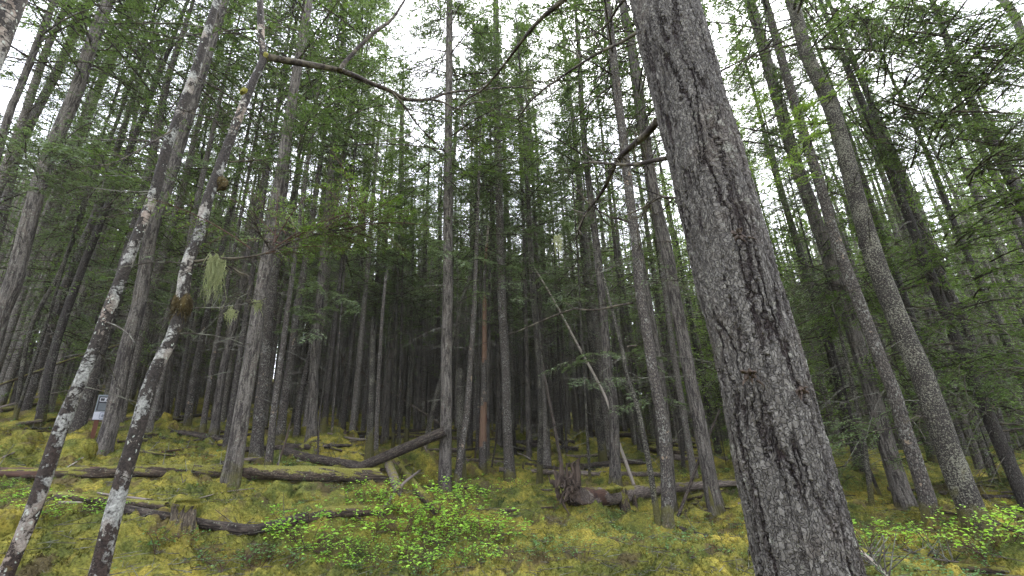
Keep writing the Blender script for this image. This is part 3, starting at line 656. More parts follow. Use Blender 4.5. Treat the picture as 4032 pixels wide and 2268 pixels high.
def branch(key, pts, w0, w1, mat='limb', nm='branch', dd=0.0, nr=26, lump=.14, ns=8, twigs=0, tl=.6, fol=None, start_d=None, parent=None):
    t = TREES[key]; P, _, _ = path3d(pts, (start_d or t['d']), t['base'], dd)
    r0 = px_radius(P[0], w0); r1 = px_radius(P[-1], w1)
    R = np.linspace(r0, r1, len(P)); mb = MB(); c, r, ln = tube(mb, P - t['base'], R, ns, nr, 0, 0, lump, rnd.random() * 9)
    rs = t['rs']
    if twigs:
        i = rs.integers(int(nr * .15), nr, twigs); a = c[i]; tg = nrm(np.gradient(c, axis=0)[i])
        d = nrm(tg * .8 + rs.normal(0, .75, (twigs, 3)) + np.array([0, 0, .1])); L_ = tl * rs.uniform(.2, 1, twigs)
        b = a + d * L_[:, None] * .5; e = b + nrm(d + rs.normal(0, .35, (twigs, 3))) * L_[:, None] * .5
        sliver(mb, a, b, .004 + .004 * L_, .004); sliver(mb, b, e, .004, .0015)
        for q in range(4):
            f = rs.uniform(.2, 1, twigs)[:, None]; s_ = a + (b - a) * f if q % 2 else b + (e - b) * f
            sliver(mb, s_, s_ + nrm(d + rs.normal(0, .8, (twigs, 3))) * (L_ * rs.uniform(.15, .4, twigs))[:, None], .0028, .0014)
    link(nm, mb.mesh(nm, [M[mat]]), t['root'])
    return c + t['base']
def spray(key, starts, dirs, lens, needle='needle', leaf=.05, nm='foliage', ntw=18, nlf=14, droop=.25, wid=.42, limb='limb', r0=.010, dens=1.0, lw=.3):
    """leafy boughs on a landmark tree; starts are world points"""
    t = TREES[key]
    V, Wd = fronds(np.array(starts) - t['base'], nrm(np.array(dirs, float)), np.array(lens, float), t['rs'], ntw, nlf, leaf, lw, droop, wid, densel=dens)
    i = np.arange(len(V) // 4)[:, None] * 4 + np.arange(4)[None]
    o = link(nm, mesh_np(nm, V, i, None, [M[needle]]), t['root'])
    mb = MB(); wood_of(mb, Wd, r0); link('limbs', mb.mesh('limbs', [M[limb]]), o)

# ---- the big foreground trunk
def az3(a): return np.array([a[0], a[1], 0.])
def big_tree():
    pts = [(3187, 2268), (3062, 1750), (2978, 1400), (2876, 1030), (2793, 700), (2704, 350), (2612, 0)]
    base = EYE * 0; v = ray(3187, 2268); d = 2.25; az = np.array([v[0], v[1]]) / math.hypot(v[0], v[1])
    P = [at_dist(x, y, d, az) for x, y in pts]; W_ = [436, 0, 347, 0, 296, 0, 252]
    rad = [px_radius(P[i], W_[i], .968) for i in (0, 2, 4, 6)]
    R = np.interp(range(7), [0, 2, 4, 6], rad)
    dn = nrm(P[1] - P[0]); b = P[0].copy(); k = 0
    while b[2] > gz(b[0], b[1]) - .1: b = b - dn * .02
    up = nrm(P[-1] - P[-3]); ext = [P[-1] + up * q for q in (2, 5, 9, 14)]
    PP = np.array([b] + P + ext); RR = np.array([rad[0] * 1.04] + list(R) + [R[-1] * q for q in (.93, .78, .55, .2)])
    root = empty('conifer_tree', b, 'massive furrowed grey-brown conifer trunk filling the right foreground', 'tree')
    mb = MB(); c, r, ln = tube(mb, PP - b, RR, 260, 1500, 0, .10, .035, 2.2, ridge=.02)
    o = link('trunk', mb.mesh('trunk', [M['big']]), root)
    TREES['big'] = dict(root=root, base=b, az=az, d=d, c=c + b, r=r, rs=np.random.default_rng(5))
    me, mw = CR['high2']
    for nm, mm in (('crown', me), ('limbs', mw)):
        q = link(nm, mm, root, c[int(len(c) * .62)]) if nm == 'crown' else link(nm, mm, q)
        if nm == 'crown': q.scale = (1.1, 1.1, .6)
    # knots
    for (x, y, s) in [(2905, 922, .011), (2950, 1475, .012), (3148, 1540, .010)]:
        p = at_dist(x, y, d - .24, az); mb = MB(); q = p - b; rs = np.random.default_rng(x)
        for k in range(16):
            o_ = rs.normal(0, 1, 3) * s * [1.1, .3, 1.1]; tube(mb, np.array([q + o_, q + o_ * 1.5 - az3(az) * s, q + o_ * 1.9 - az3(az) * s * rs.uniform(1, 2.5) - [0, 0, s * .6]]), np.array([s * .7, s * .45, s * .08]), 6, 6, 0, lump=.6, seed=k + x)
        link('knot', mb.mesh('knot', [M['root']]), root)
    return root
big_tree()
bs = [([(2588,479),(2545,530),(2498,569),(2438,623),(2414,665),(2378,743),(2330,809),(2300,850),(2277,923)], 34, 7, .9, 26),
      ([(2624,623),(2560,635),(2500,648),(2438,647),(2380,642),(2318,638)], 20, 9, .5, 14),
      ([(2712,781),(2660,779),(2600,778),(2560,800),(2510,830),(2470,838)], 14, 4, .6, 16),
      ([(2512,126),(2440,170),(2366,204),(2258,270),(2180,325),(2139,353),(2100,390),(2072,419),(2040,470)], 15, 4, 1.2, 30),
      ([(2460,-180),(2330,-90),(2215,5),(2139,66),(2079,132),(2019,210),(1959,288),(1899,353),(1830,395)], 30, 6, 1.4, 34),
      ([(2500,-40),(2440,20),(2390,95),(2330,140),(2262,160)], 13, 4, .8, 12)]
for pts, w0, w1, dd, tw in bs: branch('big', pts, w0, w1, 'limb', dd=dd, twigs=tw, tl=.35, nr=40, ns=10)

# ---- the two patchy-barked leaning trees on the left
tree('b1', 'thin leaning tree with black and white patchy bark, leftmost of the two', [(-8,2330),(40,2225),(140,1980),(240,1690),(359,1400),(480,1090),(565,870),(611,749),(665,560),(713,431),(779,252),(851,18)], 90, 34,
     'alder', 15, None, dead=26, deadmax=1.3, name='broadleaf_tree', flare=.2, ns=26, lump=.09, hmin=1.2)
tree('b2', 'leaning tree with white blotched black bark, moss burl and long arching limb', [(352,2360),(389,2262),(467,1939),(540,1690),(608,1469),(677,1329),(712,1215),(737,1047),(779,940),(824,770),(899,569),(958,419),(1006,300),(1038,228),(1028,150),(1024,0)], 92, 28,
     'alder', 13, None, dead=20, deadmax=1.0, name='broadleaf_tree', flare=.2, ns=30, lump=.10, hmin=1.5)
branch('b2', [(1028,222),(1078,230),(1198,252),(1318,272),(1400,300),(1450,324),(1540,360),(1600,392),(1690,390),(1740,372),(1800,360),(1899,353),(2019,343),(2139,353)], 36, 4, dd=.3, twigs=44, tl=.55, nr=60)
branch('b2', [(1340,275),(1353,250),(1384,216),(1468,132),(1520,95),(1551,66),(1600,-10)], 20, 9, dd=.2, twigs=12, tl=.4)
branch('b2', [(1545,365),(1590,415),(1635,479),(1680,530),(1719,563)], 10, 5, dd=.1, twigs=16, tl=.6)
branch('b2', [(1700,392),(1750,405),(1797,428),(1860,405),(1930,398)], 9, 4, twigs=22, tl=.6)
branch('b2', [(1820,430),(1822,480),(1840,530),(1870,570)], 6, 2, twigs=14, tl=.6)
branch('b2', [(1635,500),(1610,530),(1560,545),(1470,560),(1400,575)], 5, 2, twigs=14, tl=.5)
cl = branch('b2', [(750,1029),(785,1029),(839,1017),(928,1017),(1018,1005),(1072,987),(1138,957),(1228,927),(1318,909),(1400,897),(1460,880)], 15, 4, dd=-.5, twigs=36, tl=.7, nr=50)
branch('b2', [(1066,984),(1040,945),(1018,910),(1005,875),(1000,838)], 8, 3, twigs=26, tl=.7, dd=-.3)
branch('b2', [(1174,940),(1215,905),(1258,874),(1300,820),(1350,775)], 8, 3, twigs=26, tl=.7, dd=-.4)
branch('b2', [(780,1045),(850,1050),(905,1052),(945,1075),(975,1085),(985,1120),(972,1165)], 14, 6, dd=-.2, twigs=20, tl=.5)
branch('b2', [(755,1215),(800,1211),(862,1212),(910,1203),(958,1198),(1030,1180)], 7, 3, 'twig', dd=-.2, twigs=16, tl=.5)
branch('b2', [(905,638),(960,635),(1005,632),(1030,630)], 9, 3, dd=-.3, twigs=10, tl=.4)
# burl of moss
def burl(key, x, y, s, mat='mossy', n=260):
    t = TREES[key]; p0 = at_dist(x, y, t['d'], t['az']); c = t['c']; j = int(np.argmin(np.linalg.norm(c - p0, axis=1))); rs = t['rs']
    ax = nrm(c[min(j + 3, len(c) - 1)] - c[max(j - 3, 0)]); ctr = c[j] * .6 + p0 * .4 - t['base']; mb = MB()
    tube(mb, np.array([ctr - ax * s * 1.9, ctr - ax * s * .9, ctr + nrm(p0 - c[j]) * s * .25, ctr + ax * s * 1.1, ctr + ax * s * 2.1]), np.array([.2, .8, 1.05, .75, .15]) * max(s, t['r'][j] * 1.05), 26, 26, 0, lump=.55, seed=x)
    d = nrm(rs.normal(0, 1, (n, 3))); a = ctr + d * s * .8 + ax * rs.normal(0, .55 * s, n)[:, None]
    sliver(mb, a, a + d * s * .35 - np.array([0, 0, 1.]) * (s * rs.uniform(.1, .7, n))[:, None], .006, .002)
    link('moss_clump', mb.mesh('moss_clump', [M[mat]]), t['root'])
M['brown_moss'] = mat_log('rusty_brown_moss', (.03, .022, .01), (.06, .042, .015), -.6, (.05, .036, .010))
burl('b2', 718, 1215, .09, 'brown_moss', 900); burl('b2', 1050, 222, .045); burl('b2', 958, 372, .04, n=80); burl('b2', 890, 730, .06, 'brown_moss', 120)
def upw(key, cc, n, lmin, lmax, needle, lo=.2, leaf=.045, **k):
    rs = TREES[key]['rs']; i = rs.integers(int(len(cc) * lo), len(cc), n)
    tg = nrm(np.gradient(cc, axis=0)[i]); d = nrm(tg * .6 + rs.normal(0, .8, (n, 3)) * np.array([1, 1, .35]) + np.array([0, 0, .35]))
    spray(key, cc[i] + d * .12, d, rs.uniform(lmin, lmax, n), needle, leaf, **k)
upw('b2', cl, 46, .5, 1.3, 'needle_lush', .3, .036, ntw=16, nlf=18, limb='redtwig', r0=.006, dens=.85, lw=.28)

# ---- hand placed conifers: key, label, points, base px, top px, bark, crown
G_ = 'conifers of the leaning left-hand row'
def T(key, label, pts, w0, w1, bark='fir', crown='high0', **k): tree(key, label, pts, w0, w1, bark, k.pop('H', 22.5 + rnd.random() * 3.5), crown, k.pop('cb', .40), **k)
T('c1', 'grey furrowed conifer standing in front of the trail sign', [(395,1797),(425,1700),(454,1594),(496,1385),(551,1179),(599,900),(659,730),(735,480)], 78, 50, 'fir', 'high1', ns=24, crs=1.1)
T('c1b', 'thinner grey conifer just behind the right side of the sign', [(472,1650),(500,1540),(535,1420),(600,1180)], 30, 22, 'fir', 'sparse0')
T('a5', 'narrow pale conifer left of the paired trunks behind the blotched tree', [(653,1647),(671,1455),(700,1250)], 24, 18, 'fir', 'high2')
T('a6', 'narrow conifer rising behind the green moss hump left of the log', [(692,1652),(716,1490),(756,1250)], 22, 17, 'mottle', 'sparse1')
T('a7', 'mottled conifer standing just above the end of the short dark log', [(737,1675),(769,1455),(830,1180),(870,1000)], 34, 24, 'mottle', 'high3')
T('a8', 'slim lichen-speckled conifer leaning between two thicker grey trunks', [(797,1700),(839,1420),(885,1180)], 27, 19, 'mottle', 'sparse2')
T('a9', 'straight grey conifer whose foot touches the short dark log', [(842,1712),(880,1455),(933,1230),(985,960)], 38, 27, 'fir', 'high0')
T('t1', 'pale grey thick conifer standing in front of the long mossy log', [(908,1889),(929,1765),(950,1645),(989,1404),(1017,1214),(1052,1012),(1168,288),(1198,120)], 74, 34, 'fir', 'high1', ns=24)
T('t2', 'brown half-hidden conifer directly behind the pale front trunk', [(880,1804),(919,1575),(945,1400)], 30, 26, 'dark', 'high2')
T('t3', 'dark mottled conifer right behind the pale front trunk', [(1006,1812),(1024,1610),(1045,1435),(1059,1214),(1095,950)], 53, 38, 'mottle', 'high3', ns=20)
T('t4', 'slender conifer with a green mossy foot beside the long log', [(1055,1837),(1066,1750),(1080,1610),(1100,1470),(1125,1280)], 33, 22, 'mottle', 'sparse0', flare=.6)
T('t5', 'sturdy lichened conifer third right of the pale front trunk', [(1100,1734),(1125,1540),(1150,1389),(1170,1214),(1202,1040)], 38, 28, 'mottle', 'high0')
T('t6', 'slim mottled conifer rising from a moss mound behind the logs', [(1167,1723),(1181,1575),(1216,1417),(1250,1200)], 28, 20, 'mottle', 'sparse1')
T('t7', 'straight dark grey conifer above the upper end of the fallen dark log', [(1226,1727),(1233,1575),(1239,1400),(1254,1249),(1272,1040),(1279,952)], 41, 31, 'fir', 'high2')
T('t8', 'brown conifer just right of the straight dark grey one', [(1272,1692),(1300,1435),(1330,1180)], 24, 18, 'dark', 'high1')
T('t9', 'spindly conifer standing alone before the green clearing', [(1307,1699),(1321,1505),(1335,1330)], 11, 9, 'mottle', 'sparse2', H=14)
T('t10', 'dark broken-topped dead trunk behind the leaning dark log', [(1453,1797),(1464,1505),(1466,1400),(1467,1316)], 31, 21, 'crust', None, snag=True, name='snag', cat='dead tree', dead=14, deadmax=.6, jag=.35)
T('t11', 'thin trunk streaked with pinkish bare wood beside the broken-topped one', [(1479,1797),(1492,1470),(1503,1280),(1518,1103)], 20, 12, 'mottle', None, snag=True, name='snag', cat='dead tree', dead=18, deadmax=.7, jag=.3,
  mats=[M['mottle'], M['pale_wood']], mifn=lambda l_, t_: ((noise(l_ * .9, t_ * .8, 3) > .1) & (l_ > 3) & (np.abs(t_ - 3.6) < 1.1)).astype(int))
T('t12', 'smooth upright grey conifer right of the pink-streaked dead trunk', [(1516,1741),(1527,1505),(1543,1390),(1558,1180),(1569,970),(1577,749),(1583,450)], 30, 17, 'fir', 'high3')
T('t13', 'thin mossy conifer, left of three slim ones above the leaning log', [(1548,1762),(1552,1575),(1560,1300)], 16, 12, 'crust', 'sparse0', H=15)
T('t14', 'thin mossy conifer, middle of three slim ones above the leaning log', [(1569,1752),(1574,1560),(1580,1300)], 16, 12, 'mottle', 'sparse1', H=16)
T('t15', 'thin speckled conifer, right of three slim ones above the leaning log', [(1600,1737),(1611,1505),(1619,1250)], 18, 13, 'crust', 'sparse2', H=16)
T('t16', 'dark trunk slanting right behind the tall central conifer', [(1666,1786),(1698,1645),(1729,1522),(1785,1329),(1821,1179),(1851,1089)], 24, 14, 'crust', None, snag=True, name='leaning_trunk', cat='dead tree', dead=10, deadmax=.5)
T('t17', 'tall straight central conifer the dark log leans against', [(1750,1937),(1757,1640),(1758,1400),(1764,1059),(1764,700),(1768,300),(1770,0)], 52, 25, 'fir', 'high0', ns=22, flare=.25)
T('t17b', 'short broken mossy trunk right of the tall central conifer', [(1818,1898),(1814,1700),(1811,1560),(1811,1474)], 34, 30, 'crust', None, snag=True, name='snag', cat='dead tree', dead=0, jag=.12)
T('t17c', 'slanting mottled conifer crossing the short broken trunk', [(1797,1910),(1815,1780),(1838,1627),(1852,1435),(1865,1239),(1872,1089),(1880,850)], 30, 14, 'mottle', 'sparse0', H=17)
T('t18', 'mid grey conifer between the broken trunk and the peeled trunk', [(1850,1762),(1855,1505),(1862,1250)], 22, 17, 'dark', 'high1')
T('t19', 'slim grey conifer tight against the left of the peeled trunk', [(1880,1779),(1884,1505),(1890,1250)], 17, 13, 'mottle', 'sparse1')
def peelf(l_, t_):
    j = .18 * noise(t_ * 1.2, l_ * 0 + 4, 3)
    z = l_ + j
    o_ = ((z > 1.15) & (z < 2.55)) | ((z > 4.1) & (z < 6.6)) | ((z > 8.0) & (z < 8.7))
    p_ = (z > 8.7)
    st = (z > 2.55) & (z < 4.1) & (noise(t_ * .8 + 2, l_ * .6, 7) > .35)
    return np.where(p_, 2, np.where(o_ | st, 1, 0))
T('peel', 'dead trunk with bark peeled off in bright orange stretches', [(1900,1856),(1902,1714),(1904,1600),(1907,1435),(1908,1200),(1909,1060),(1920,922)], 33, 9, 'mottle', None, snag=True, name='snag', cat='dead tree', dead=12, deadmax=.5, jag=.4, mats=[M['mottle'], M['orange'], M['pale_wood']], mifn=peelf, flare=.15)
T('t20', 'pale slim conifer directly behind the right of the peeled trunk', [(1921,1804),(1922,1600),(1924,1350),(1928,1100)], 15, 11, 'fir', 'sparse2')
T('t21', 'thick dark scaly conifer one step right of the peeled trunk', [(2009,1891),(1995,1645),(1990,1435),(1982,1300),(1974,1119),(1965,760),(1956,400),(1952,0)], 41, 22, 'mottle', 'high1', ns=20)
T('t22', 'brown upright conifer ending above the short white stick', [(2083,1793),(2079,1600),(2074,1400),(2067,1119)], 21, 15, 'fir', 'high2')
T('t23', 'slim speckled conifer standing before the horizontal log left of the roots', [(2124,1895),(2128,1645),(2122,1450),(2109,1239),(2091,1000),(2080,800)], 24, 15, 'crust', 'sparse0')
T('t24', 'grey conifer behind the slim speckled one left of the roots', [(2156,1797),(2145,1575),(2134,1400),(2122,1150)], 28, 20, 'fir', 'high3')
T('t25', 'thin conifer, left of the thin pair behind the upturned roots', [(2218,1793),(2207,1560),(2196,1300)], 12, 9, 'dark', 'sparse1', H=15)
T('t26', 'thin conifer, right of the thin pair behind the upturned roots', [(2232,1786),(2222,1560),(2212,1300)], 11, 9, 'mottle', 'sparse2', H=15)
T('t28', 'thin dark conifer in front of the log right of the roots', [(2324,1902),(2312,1700),(2302,1505),(2290,1300)], 12, 9, 'crust', 'sparse0', H=14)
T('t29', 'pale grey dead-looking conifer behind the leaning white pole', [(2425,1907),(2414,1575),(2395,1489),(2377,1245),(2363,1105),(2353,1000),(2318,719),(2294,479),(2282,240)], 44, 19, 'fir', 'high0', ns=18)
T('t30', 'crooked dark trunk weaving up past the leaning white pole', [(2592,2065),(2572,1930),(2554,1819),(2512,1610),(2472,1489),(2451,1384),(2412,1227),(2370,1070),(2352,1000)], 28, 9, 'crust', None, snag=True, name='crooked_tree', dead=24, deadmax=.9)
T('t31', 'large white-mottled conifer with a long mossy limb pointing left', [(2630,2068),(2618,1759),(2600,1610),(2575,1490),(2548,1314),(2523,1175),(2507,1000),(2474,719),(2438,419),(2396,60)], 50, 30, 'mottle', 'high2', ns=24, flare=.3)
T('t31b', 'brown conifer close behind the white-mottled one', [(2648,2001),(2628,1700),(2600,1450),(2575,1300),(2540,1100)], 36, 24, 'fir', 'high1')
T('t32', 'grey conifer with a dark hollow at its foot, left of the giant', [(2822,2019),(2804,1939),(2750,1640),(2720,1506),(2692,1349),(2657,1175),(2629,1000),(2564,700),(2498,240),(2456,30)], 64, 34, 'fir', 'high3', ns=22)
T('t33', 'thin dark conifer between the mottled and the hollow-footed trunks', [(2692,1851),(2675,1600),(2657,1419),(2629,1210),(2601,1070)], 18, 13, 'dark', 'sparse1', H=16)
T('f1', 'thin black conifer, right of the crossing pair beyond the giant', [(3434,2001),(3412,1814),(3391,1675),(3356,1517),(3315,1340),(3270,1149)], 26, 12, 'crust', 'mid0', cb=.35, H=13, crs=.7)
T('f1a', 'thin brown conifer, left of the crossing pair beyond the giant', [(3470,1960),(3440,1890),(3394,1780),(3356,1657),(3321,1517),(3262,1300),(3215,1110)], 18, 12, 'dark', 'mid1', cb=.35, H=13, crs=.7)
T('f2', 'smooth grey-brown conifer, front of the leaning pair beyond the giant', [(3582,2013),(3534,1884),(3481,1710),(3429,1535),(3395,1419),(3319,1179),(3247,970),(3165,730),(3139,659),(3061,389),(2990,130),(2959,30)], 86, 44, 'fir', 'high0', ns=22)
T('f2b', 'darker conifer, rear of the leaning pair beyond the giant', [(3672,2025),(3604,1814),(3551,1657),(3516,1535),(3468,1419),(3367,1149),(3289,939),(3229,730),(3169,539),(3097,300),(3050,130)], 76, 36, 'mottle', 'high2', ns=20)
T('f3', 'tall conifer crusted all over with pale lichen, mossy at its foot', [(3876,2121),(3786,1909),(3708,1700),(3640,1500),(3606,1419),(3516,1209),(3438,1000),(3375,790),(3325,599),(3259,389),(3175,210),(3115,-10)], 138, 54, 'crust', 'high1', ns=30, flare=.3)
T('f4', 'dark leaning conifer at the right edge behind hemlock boughs', [(4034,1971),(3995,1879),(3935,1670),(3858,1460),(3798,1269),(3726,1131),(3648,939),(3558,730),(3534,659),(3456,479),(3409,359)], 62, 26, 'mottle', 'mid0', cb=.4)
T('f5', 'shadowy conifer at far right seen through green boughs', [(4060,1700),(4010,1480),(3959,1329),(3900,1150)], 42, 32, 'dark', 'mid1', cb=.4, H=16)
T('f6', 'dark slanting trunk crossing the upper right corner', [(4420,1500),(4250,900),(4032,160),(3945,-10)], 52, 40, 'crust', 'high3')
T('corner', 'pale-barked close trunk cutting the upper left corner', [(-820,2250),(-520,1450),(-220,700),(-70,310),(48,0)], 150, 120, 'alder', None, dist=4.6, H=14, name='broadleaf_tree', dead=0, ns=26)
T('g1', 'thick grey conifer leaning steeply at the left edge', [(-120,1700),(0,1250),(60,1089),(138,779),(198,599),(300,359),(359,180),(420,20)], 100, 54, 'fir', 'high0', ns=24)
T('g2', 'grey conifer tight beside the thick steep one on the left', [(60,1600),(160,1150),(235,800),(300,590),(383,359),(461,190)], 52, 36, 'fir', 'high2', ns=18)
T('g3', 'lichened conifer left of the two thick steep ones', [(-160,1640),(-60,1150),(40,720),(60,599),(120,479),(198,335),(263,198),(323,60)], 56, 40, 'mottle', 'high1')
T('g4', 'conifer in the upper part of the left edge behind twigs', [(-330,1660),(-60,780),(36,450),(78,347),(190,60)], 52, 32, 'fir', 'high3')
T('g5', 'thin black lichen-dotted conifer slanting across the left stand', [(59,1659),(120,1299),(228,1089),(300,910),(359,730),(430,560)], 24, 18, 'crust', 'mid0', cb=.5)
T('a2', 'brown-grey conifer up the slope left of the sign', [(157,1666),(196,1455),(250,1260),(323,1059),(375,930),(431,790)], 46, 34, 'dark', 'high0')
T('a1', 'thin speckled conifer on the slope at far left', [(58,1662),(90,1560),(140,1410),(195,1240),(264,1000)], 18, 13, 'crust', 'sparse1')
T('a0', 'dark rough conifer at the left edge on the slope', [(5,1600),(45,1490),(90,1390),(170,1170),(240,980)], 34, 24, 'mottle', 'sparse2')
branch('t31', [(2493,1192),(2419,1206),(2349,1220),(2273,1218),(2262,1216),(2196,1238),(2105,1276),(2050,1300),(2000,1318)], 10, 4, 'limb', dd=-.6, twigs=10, tl=.4)
branch('t31', [(2262,1216),(2240,1200),(2222,1192)], 6, 3, 'limb', dd=-.1)
branch('t31', [(2510,1362),(2490,1362),(2468,1366)], 9, 7, 'limb')
branch('t31', [(2490,880),(2440,862),(2390,850),(2310,790),(2240,700)], 9, 3, 'limb', dd=-.6, twigs=18, tl=.7)
branch('t32', [(2600,780),(2540,830),(2490,880),(2440,910)], 9, 3, 'limb', dd=-.6, twigs=18, tl=.7)
for k, pts in (('f3', [(3290,350),(3350,290),(3425,205),(3420,120),(3380,60)]), ('f2', [(3300,1110),(3230,1065),(3150,1035)]), ('f3', [(3700,1660),(3620,1640),(3560,1665)]), ('g1', [(380,200),(430,190),(465,140)]), ('b1', [(713,431),(800,460),(905,500)]), ('b1', [(700,500),(600,560),(450,640),(330,655)])):
    branch(k, pts, 9, 3, 'limb', dd=-.5, twigs=14, tl=.5)

# dark hollow at the foot of t32, its inner shade imitated by a dark-coloured slab set into the bark
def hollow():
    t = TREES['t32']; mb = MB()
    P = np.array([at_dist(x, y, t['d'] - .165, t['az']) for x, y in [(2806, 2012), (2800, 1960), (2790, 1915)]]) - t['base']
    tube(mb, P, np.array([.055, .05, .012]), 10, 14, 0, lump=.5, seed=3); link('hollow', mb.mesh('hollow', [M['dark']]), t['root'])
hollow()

# leafy boughs hanging into view
def boughs(key, pts, n, lmin, lmax, needle, leaf=.05, spread=.35, dd=0.0, **k):
    """several boughs around given photo places, growing outwards from the tree"""
    t = TREES[key]; rs = t['rs']; st = []; di = []
    for i in range(n):
        x, y = pts[i % len(pts)]; x += rs.normal(0, 70); y += rs.normal(0, 45)
        p = at_dist(x, y, t['d'] + dd + rs.normal(0, .5), t['az'])
        c = t['c']; j = int(np.argmin(np.abs(c[:, 2] - p[2]))); d = nrm(p - c[j] + rs.normal(0, .35, 3)); d[2] = rs.normal(.0, .15)
        st.append(p - d * .5); di.append(d)
    spray(key, st, di, rs.uniform(lmin, lmax, n), needle, leaf, **k)
boughs('t17', [(1850,600),(1900,560),(1950,520),(1920,650),(2010,600),(1880,420)], 34, .8, 1.7, 'needle_lush', .06, dd=-1.0, ntw=14, nlf=12)
boughs('t17', [(1700,60),(1850,140),(1640,260),(1860,330),(1720,420),(1660,600),(1840,20),(1690,760)], 110, 1.0, 2.3, 'needle', .07, dd=.6)
boughs('t12', [(1400,90),(1520,220),(1360,360),(1560,40),(1480,480),(1600,380),(1420,640)], 110, 1.0, 2.4, 'needle', .075, dd=-2.5)
boughs('t21', [(2050,80),(1930,220),(2080,330),(2000,480),(1900,90),(2120,200),(1890,700)], 110, .9, 2.2, 'needle', .07, dd=.5)
boughs('t29', [(2300,80),(2220,250),(2350,330),(2200,480),(2280,620),(2400,560),(2160,60)], 80, .9, 2.1, 'needle_pale', .065, dd=1.0)
boughs('t32', [(2480,80),(2420,260),(2560,340),(2500,540),(2380,160)], 30, .8, 1.8, 'needle', .065, dd=1.5)
boughs('t12', [(1320,830),(1290,930),(1350,1020),(1380,1100),(1260,700)], 34, 1.0, 2.0, 'needle_lush', .075, dd=-2.0)
boughs('t12', [(1560,900),(1650,880),(1600,930)], 10, 1.0, 1.8, 'needle', .07, dd=-2.0)
boughs('t17', [(1830,1000),(1880,1020),(1800,1060)], 9, .7, 1.3, 'needle_pale', .06, dd=-1.5)
boughs('t7', [(1230,1230),(1300,1270),(1200,1150),(1340,1210)], 16, .9, 1.8, 'needle_pale', .08, dd=-1.5)
boughs('t23', [(2100,1130),(2160,1150),(2050,1140)], 9, .8, 1.5, 'needle_pale', .07, dd=-1.2)
boughs('t29', [(2400,1430),(2340,1480),(2450,1400),(2380,1530),(2480,1560)], 16, .7, 1.5, 'needle_pale', .07, dd=-1.0)
boughs('t32', [(2830,1500),(2850,1750),(2780,1330)], 8, .7, 1.3, 'needle', .06, dd=1.5)
boughs('f2b', [(3150,430),(3080,480),(3200,520),(3120,620)], 22, .8, 1.6, 'needle_lush', .06, dd=-1.6)
boughs('f4', [(3560,330),(3700,260),(3450,180),(3800,420),(3900,300),(3650,520),(3850,640),(3500,620),(3300,120),(3600,80),(3850,150)], 95, 1.2, 2.6, 'needle', .06, dd=-3.0, ntw=16, nlf=12)
boughs('f4', [(3800,900),(3950,820),(3700,1000),(3900,1080),(3980,1300),(3780,1450),(3900,1550)], 80, 1.0, 2.3, 'needle_lush', .06, dd=-2.0, ntw=14)
boughs('f3', [(3250,80),(3400,60),(3550,150),(3700,60),(3800,280),(3950,200),(3600,420),(3900,480),(3450,520),(4000,620)], 130, 1.1, 2.5, 'needle', .07, dd=2.5)
boughs('f2', [(2850,120),(2900,300),(2960,480),(3020,180),(3080,600),(2980,760),(2820,40)], 70, .9, 2.0, 'needle', .07, dd=2.5)
boughs('f2b', [(3350,700),(3500,900),(3420,1100),(3650,1300),(3300,1250),(3500,1450)], 50, .9, 2.0, 'needle_lush', .07, dd=2.5)
boughs('g2', [(620,160),(560,90),(700,250),(480,330),(260,180),(150,260)], 40, 1.0, 2.2, 'needle', .07, dd=-1.0)
boughs('t1', [(1150,560),(1250,480),(1080,640),(1300,380),(1260,230)], 34, .9, 2.0, 'needle', .065, dd=-.8)
boughs('f3', [(3300,1700),(3350,1850),(3600,1750),(3450,1600)], 16, .7, 1.5, 'needle', .055, dd=2.0)
boughs('g1', [(330,560),(250,620),(180,700),(450,700),(120,560)], 44, .9, 2.0, 'needle_pale', .06, dd=-3.2)
boughs('g5', [(250,950),(400,1050),(150,1150),(330,1250),(560,1150),(450,850)], 50, .9, 2.0, 'needle_pale', .075, dd=.5)
boughs('c1', [(640,620),(560,680),(480,640)], 14, .8, 1.7, 'needle_lush', .05, dd=-2.0)

# ---- hanging lichen
def beard(key, label, x, y, w, h, n, dd, grp=None):
    t = TREES[key]; p = at_dist(x, y, t['d'] + dd, t['az']); zc = float((p - EYE) @ _f); W_ = w * zc / FPX; Hh = h * zc / FPX
    side = np.array([t['az'][1], -t['az'][0], 0]); rs = t['rs']
    s = np.clip(rs.choice([-.36, -.12, .1, .34], n) + rs.normal(0, .09, n), -.5, .5); dep = rs.normal(0, .05, n); ph = x; L_ = Hh * rs.uniform(.1, .8, n) * (.8 + .45 * np.sin(s * 17 + ph)); top = -rs.uniform(0, 1, n) ** 1.6 * .5 * Hh - .12 * Hh * np.abs(np.sin(s * 9 + ph))
    tb = MB(); A = side[None] * (s * W_)[:, None] + az3(t['az'])[None] * (dep * W_)[:, None] + np.stack([0 * s, 0 * s, top], -1)
    for k in range(4):
        B = A - np.array([0, 0, 1.]) * (L_ / 4)[:, None] + rs.normal(0, .013, (n, 3)) * (1 + Hh) - side[None] * (s * W_ * .10)[:, None]; sliver(tb, A, B, .0028 * (1 - k * .15), .0024 * (1 - k * .2)); A = B
    o = link('hanging_lichen', tb.mesh('hanging_lichen', [M['beard']]), None, p); tag(o, label, 'lichen', grp)
beard('b2', 'large pale green beard of lichen draped over the lower left branch', 862, 998, 58, 165, 300, -.12)
beard('b2', 'small lichen wisp hanging below the big pale green beard', 914, 1215, 22, 48, 90, -.15)
beard('b2', 'small bright lichen tuft against the pale front trunk', 1016, 1182, 24, 44, 90, -.2)
beard('t17', 'long thin lichen strand hanging high in the centre gap', 2084, 290, 20, 105, 110, -1.0)
